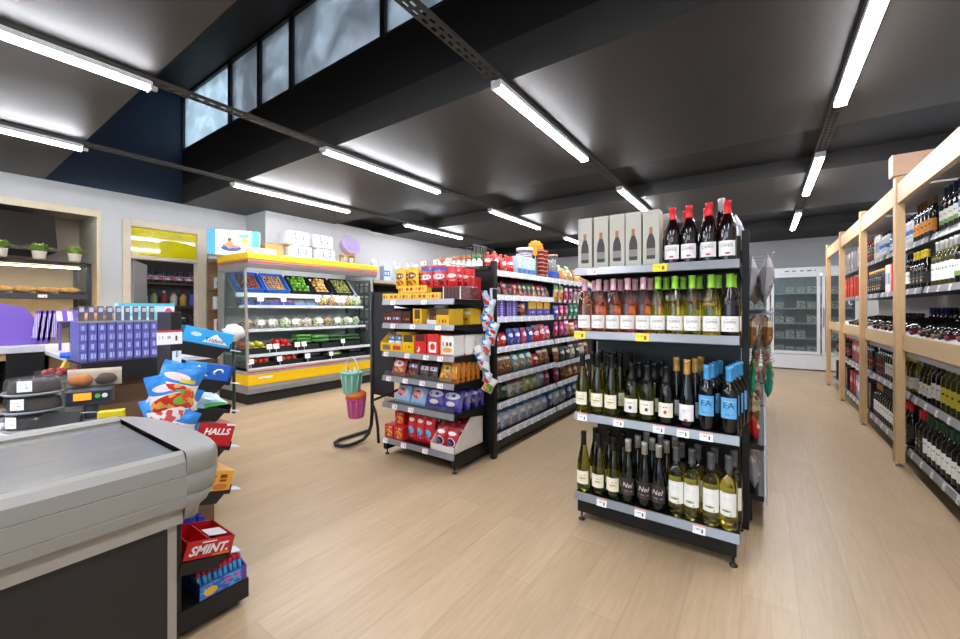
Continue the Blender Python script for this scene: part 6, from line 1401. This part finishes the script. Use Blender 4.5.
wine('orange_w', 'bdx', G_dark, 'bronze', LW[1], (.05, .14)); wine('white_w', 'bdx', G_dark, 'black', LW[0], (.05, .15)); wine('green_lab_w', 'bdx', G_dark, 'navy', LW[3], (.05, .15)); wine('cream_w', 'brg', G_dark, 'bronze', LW[2], (.04, .12)); wine('gold_top_w', 'bdx', G_dark, 'gold', LW[8], (.05, .15))
wine('yellow_top_w', 'brg', G_dark, 'yellow', LW[6], (.04, .12)); wine('ip_w', 'bdx', G_olive, 'white', LW[0], (.04, .16), 3.4); wine('white_top_w', 'bdx', G_dark, 'white', LW[3], (.05, .15))
wine('lime_w', 'brg', G_pale, 'lime', LW[0], (.035, .12)); wine('dgreen_w', 'brg', G_olive2, 'darkgreen', LW[8], (.035, .12)); wine('wine_top_w', 'bdx', G_dark, 'wine', LW[0], (.05, .15)); wine('yellow_lab_w', 'bdx', G_olive, 'lime', LW[7], (.05, .15))
wine('teal_w', 'bdx', G_dark, 'teal', LW[0], (.05, .15)); wine('red_top_w', 'bdx', G_dark, 'red', LW[6], (.05, .15)); wine('dgreen_top_w', 'bdx', G_dark, 'darkgreen', LW[0], (.05, .15)); wine('wine_lab_w', 'bdx', G_dark, 'black', LW[5], (.05, .15))
wine('blue_w', 'bdx', G_dark, 'blue', LW[4], (.05, .15))
DESC = {'orange_w': 'orange-labelled bottle', 'white_w': 'white-labelled dark bottle', 'green_lab_w': 'green-based white label bottle', 'cream_w': 'cream-labelled burgundy bottle', 'gold_top_w': 'gold-capped bottle', 'yellow_top_w': 'yellow-capped bottle', 'ip_w': 'large white label bottle', 'white_top_w': 'white-capped bottle',
    'lime_w': 'lime-capped white wine', 'dgreen_w': 'green-capped white wine', 'wine_top_w': 'wine-red-capped bottle', 'yellow_lab_w': 'yellow-labelled bottle', 'teal_w': 'teal-capped bottle', 'red_top_w': 'red-capped bottle', 'dgreen_top_w': 'dark-green-capped bottle', 'wine_lab_w': 'wine-red-labelled bottle', 'blue_w': 'blue-and-white-labelled bottle'}
def spirit(key, glass, cap, labm, w=.04, h=.26):
    p = [(.001, .004), (w*.92, 0), (w, .006), (w, h*.62), (w*.85, h*.72), (.016, h*.80), (.014, h*.9)]
    b = MB().lathe(p, 16).mesh('bottle', glass)
    rows = [[((w+.0008)*math.cos(-PI/2-1.65+3.3*i/9), (w+.0008)*math.sin(-PI/2-1.65+3.3*i/9), z) for i in range(10)] for z in (h*.12, h*.5)]
    BAGS[key] = Proto('spirit_bottle', 'spirit bottle', b, [('cap', MB().cyl(0, 0, h*.88, h, .018, 12).mesh('cap', cap)), ('label', MB().grid(rows).mesh('label', labm))])
spirit('sp_brown', G_brown, F['black'], LW[2]); spirit('sp_clear', G_clear, F['silver'], LW[4]); spirit('sp_white', mat('white_bottle', '#d8d8da', .2), F['navy'], LW[4]); spirit('sp_dark', G_dark, F['gold'], LW[6]); spirit('sp_wine', G_red, F['red'], LW[5])
DESC.update(sp_brown='brown spirit bottle', sp_clear='clear spirit bottle', sp_white='white spirit bottle', sp_dark='dark spirit bottle', sp_wine='dark red spirit bottle')
for k, b_, it in (('bx_white', '#e6e2de', [('r', .2, .8, .3, .7, '#8a98b0')]), ('bx_red', '#d8452c', [('t', .2, .8, .5, .65, '#f2dcd0', 20)]), ('bx_blue', '#5a8fd0', [('e', .5, .5, .3, .2, '#e4ecf6')]), ('bx_dark', '#3a2422', [('t', .2, .8, .5, .62, '#c8a050', 20)]), ('bx_wine', '#8a2030', [('e', .5, .6, .3, .14, '#e8d8c8')])):
    carton(k, 'gift box', .085, .27, .085, b_, it, 'gift_box')
DESC.update(bx_white='white gift box', bx_red='red gift box', bx_blue='blue gift box', bx_dark='dark gift box', bx_wine='wine-red gift box')
def seq(*runs): return [k for k, n in runs for _ in range(n)]
PLAN = {  # per bay, bottom shelf first; near end first
 0: [seq(('dgreen_top_w', 12), ('red_top_w', 2)), seq(('yellow_lab_w', 9), ('wine_top_w', 2), ('dgreen_w', 3)), seq(('red_top_w', 4), ('wine_top_w', 4), ('gold_top_w', 4)), seq(('white_top_w', 9), ('ip_w', 5)), seq(('cream_w', 6), ('blue_w', 4), ('green_lab_w', 4))],
 1: [seq(('red_top_w', 4), ('teal_w', 3), ('white_w', 4), ('gold_top_w', 3)), seq(('lime_w', 5), ('white_w', 5), ('wine_lab_w', 4)), seq(('orange_w', 2), ('white_w', 5), ('green_lab_w', 5)), seq(('yellow_top_w', 4), ('white_w', 2), ('blue_w', 3), ('bx_red', 2), ('bx_white', 2)), seq(('orange_w', 5), ('sp_white', 5), ('sp_clear', 3))],
 2: [seq(('bx_dark', 4), ('bx_blue', 2), ('bx_wine', 4)), seq(('wine_lab_w', 8), ('bx_wine', 5)), seq(('sp_brown', 5), ('sp_dark', 4)), seq(('sp_dark', 7), ('bx_wine', 5)), seq(('sp_white', 3), ('bx_white', 3), ('sp_wine', 6))],
 3: [seq(('bx_dark', 4),), seq(('sp_wine', 5),), [], seq(('bx_red', 5),), seq(('bx_white', 5),)]}
SHW = ['bottom shelf', 'second shelf', 'display ledge', 'fourth shelf', 'top shelf']
# lying bottles on the display ledge
for k in ('white_w', 'cream_w', 'orange_w', 'wine_top_w'): BAGS['lie_'+k] = BAGS[k]
for b in range(-1, 4):
    yf, yn = PY[b+2], PY[b+1]      # far and near post
    if b < 0:
        name = 'bay closest to the camera'
    U = Unit('wine_shelving', 'pale oak and steel wine shelving bay, %s' % ('mostly beyond the frame edge', 'nearest in view', 'second in view', 'third in view', 'farthest in view')[b+1], 'wine shelving', (.885, yf, 0), -PI/2, 'wine shelving bays')
    L = yf-yn
    part('post', MB().box(-.035, .035, -.055, .0, .03, 2.21), M_oak, U.root, .003)
    part('foot', MB().lathe([(.022, 0), (.022, .006), (.008, .01), (.008, .04)], 12, 0, None, 0, -.027), M_rail, U.root)
    part('top_beam', MB().box(.036, L-.036, -.045, -.012, 2.0, 2.15), M_oakh, U.root, .002)
    part('back_panel', MB().box(0, L, .54, .56, .03, 2.15), M_wwhite, U.root)
    part('top_board', MB().box(.036, L-.036, .03, .54, 2.14, 2.16), M_wwhite, U.root)
    part('plinth', MB().box(.0, L, .06, .54, .03, .10), M_steel_dark, U.root)
    dp = [(.02, .52), (.04, .52), (.0, .52), (.10, .52), (.14, .52)]
    for i, z in enumerate(WZ):
        if i == 2:
            led = part('display_ledge', MB().box(.036, L-.036, -.005, .54, z-.12, z-.105), M_wpanel, U.root)
            part('ledge_front', MB().box(.036, L-.036, -.02, -.004, z-.11, z+.005), M_oakh, led, .002)
            part('ledge_slope', MB().prism([(-.004, z-.104), (.32, z-.104), (.32, z+.05), (-.004, z-.02)], 'x', .036, L-.036), M_wwhite, led)
            part('price_rail', MB().box(.036, L-.036, .01, .02, z-.16, z-.12), M_rail, led)
        else:
            shelf(U, .036, L-.036, dp[i][0], .54, z, [(.12+k*.21, 2) for k in range(6)] if b < 3 else (), t=.03, rail=.04)
    if b == 0:
        bk_ = MB(); bk_.box(-.05, .05, -.07, .26, 2.21, 2.37)
        part('header_block', bk_, mat('pinkish_wood', '#c79f84', .5), U.root, .003); part('header_end', MB().box(-.05, .05, -.075, -.07, 2.21, 2.37), mat('pale_end', '#d8cfc4', .5), U.root)
    if b < 0: continue
    for i, sq in enumerate(PLAN[b]):
        if not sq: continue
        cnt, tot = {}, {}
        for k in sq: tot[k] = tot.get(k, 0)+1
        n = len(sq)
        # near end is at large local x
        for j, k in enumerate(sq):
            cnt[k] = cnt.get(k, 0)+1
            x = L-.075-(j+.5)*(L-.15)/n
            lb_ = '%s%s, %s, %s' % ((ORD[cnt[k]-1]+' ') if tot[k] > 1 else '', DESC[k]+(' from near end' if tot[k] > 1 else ''), SHW[i], BAYN[b])
            g = '%s %s' % (SHW[i], BAYN[b])
            y, z = (dp[i][0]+(.064 if k[:3] == 'bx_' else .05), WZ[i]) if i != 2 else (.43, WZ[i]-.104)
            U.put(BAGS[k], x+random.uniform(-.003, .003), y, z, lb_, g, rz=random.uniform(-.15, .15))
    # bottles lying on the sloping ledge, neck towards the aisle
    if b < 3:
        nl = (10, 8, 7)[b]
        for j in range(nl):
            k = ('white_w', 'white_w', 'cream_w', 'wine_top_w', 'white_w', 'orange_w')[(j+b) % 6]
            x = L-.10-(j+.5)*(L-.2)/nl
            o = U.put(BAGS[k], x, .305, WZ[2]+.09, '%s bottle from the near end lying on the display ledge, %s' % (ORD[j], BAYN[b]), 'lying bottles %s' % BAYN[b], rx=PI/2-.0)
            o.rotation_euler = (math.radians(102), 0, -PI/2)
Proto('hanging_hook', 'hook', MB().tube([(.0, 0, 0), (0, 0, -.03), (.01, 0, -.045), (.025, 0, -.05), (.035, 0, -.035)], .006, 8).mesh('hook', mat('white_hook', '#e8e8ea', .4))).put('small white hook hanging under the fourth shelf of the farthest wine bay', (.905, 6.9, 1.305), 0)

# ================================================================== FREEZER AT THE BACK WALL
FZ = Unit('upright_freezer', 'white upright glass door freezer along the back wall', 'freezer', (-1.40, 10.13, 0), 0)
M_fz = mat('freezer_white', '#d4d6d8', .35, var=.02); M_fin = mat('freezer_inside', '#8f989c', .5)
L = 2.88
part('base', MB().box(0, L, 0, .72, .02, .30), M_fz, FZ.root, .006)
part('header', MB().box(0, L, -.01, .72, 1.89, 2.02), M_fz, FZ.root, .006)
part('body', MB().box(.0, .05, .06, .72, .30, 1.90).box(L-.05, L, .06, .72, .30, 1.90).box(.05, L-.05, .66, .72, .30, 1.90), M_fin, FZ.root)
part('header_print', MB().box(1.2, 2.3, -.0112, -.010, 1.935, 1.965), print_mat('freezer_print', '#d4d6d8', [('t', .0, .4, .1, .9, '#6a6e74', 60), ('t', .5, 1, .1, .9, '#6a6e74', 60)]), FZ.root)
for z in (.32, .62, .92, 1.22, 1.52): part('shelf', MB().box(.05, L-.05, .10, .66, z-.02, z), mat('freezer_shelf', '#c4cacd', .4), FZ.root)
part('lamp_tube', MB().box(.06, L-.06, .08, .10, 1.86, 1.89), mat('freezer_tube', '#ffffff', .4, emit='#eef6ff', es=6.), FZ.root)
xs = [.0, .74, 1.535, 2.33, L]
for i in range(4):
    a, b = xs[i]+.012, xs[i+1]-.012
    f = MB(); t = .05; f.box(a, a+t, -.01, .04, .31, 1.89); f.box(b-t, b, -.01, .04, .31, 1.89); f.box(a+t, b-t, -.01, .04, .31, .37); f.box(a+t, b-t, -.01, .04, 1.83, 1.89)
    dd = part('door', f, M_fz, FZ.root, .003)
    part('glass', MB().box(a+t, b-t, .012, .018, .37, 1.83), glass_mat('freezer_glass', '#e6ecec', .86, .05), dd)
    part('handle', MB().tube([(a+.02, -.01, .85), (a+.02, -.04, .87), (a+.02, -.04, 1.2), (a+.02, -.01, 1.22)], .009, 8), M_cgrey, dd)
carton('frozen_a', 'frozen food box', .14, .16, .12, '#c9ccc4', [('v', .5, .4, .4, .3, '#8a9a78', '#d8d0b8', 5), ('r', 0, 1, .8, 1, '#7a8a98')], 'frozen_food_box'); carton('frozen_b', 'frozen food box', .14, .12, .12, '#a8b4bc', [('v', .5, .4, .4, .3, '#b8a078', '#e0dcd0', 5)], 'frozen_food_box')
for r_, z in enumerate((.32, .62, .92, 1.22, 1.52)):
    for i in range(16):
        if (i+r_) % 7 == 6: continue
        FZ.put(BAGS[('frozen_a', 'frozen_b')[(i//2+r_) % 2]], .14+i*.172, .20, z, '%s frozen food box from the wine gondola side, %s freezer shelf' % (ORD[i], ('bottom', 'second', 'third', 'fourth', 'top')[r_]), 'frozen food on the %s shelf' % ('bottom', 'second', 'third', 'fourth', 'top')[r_])
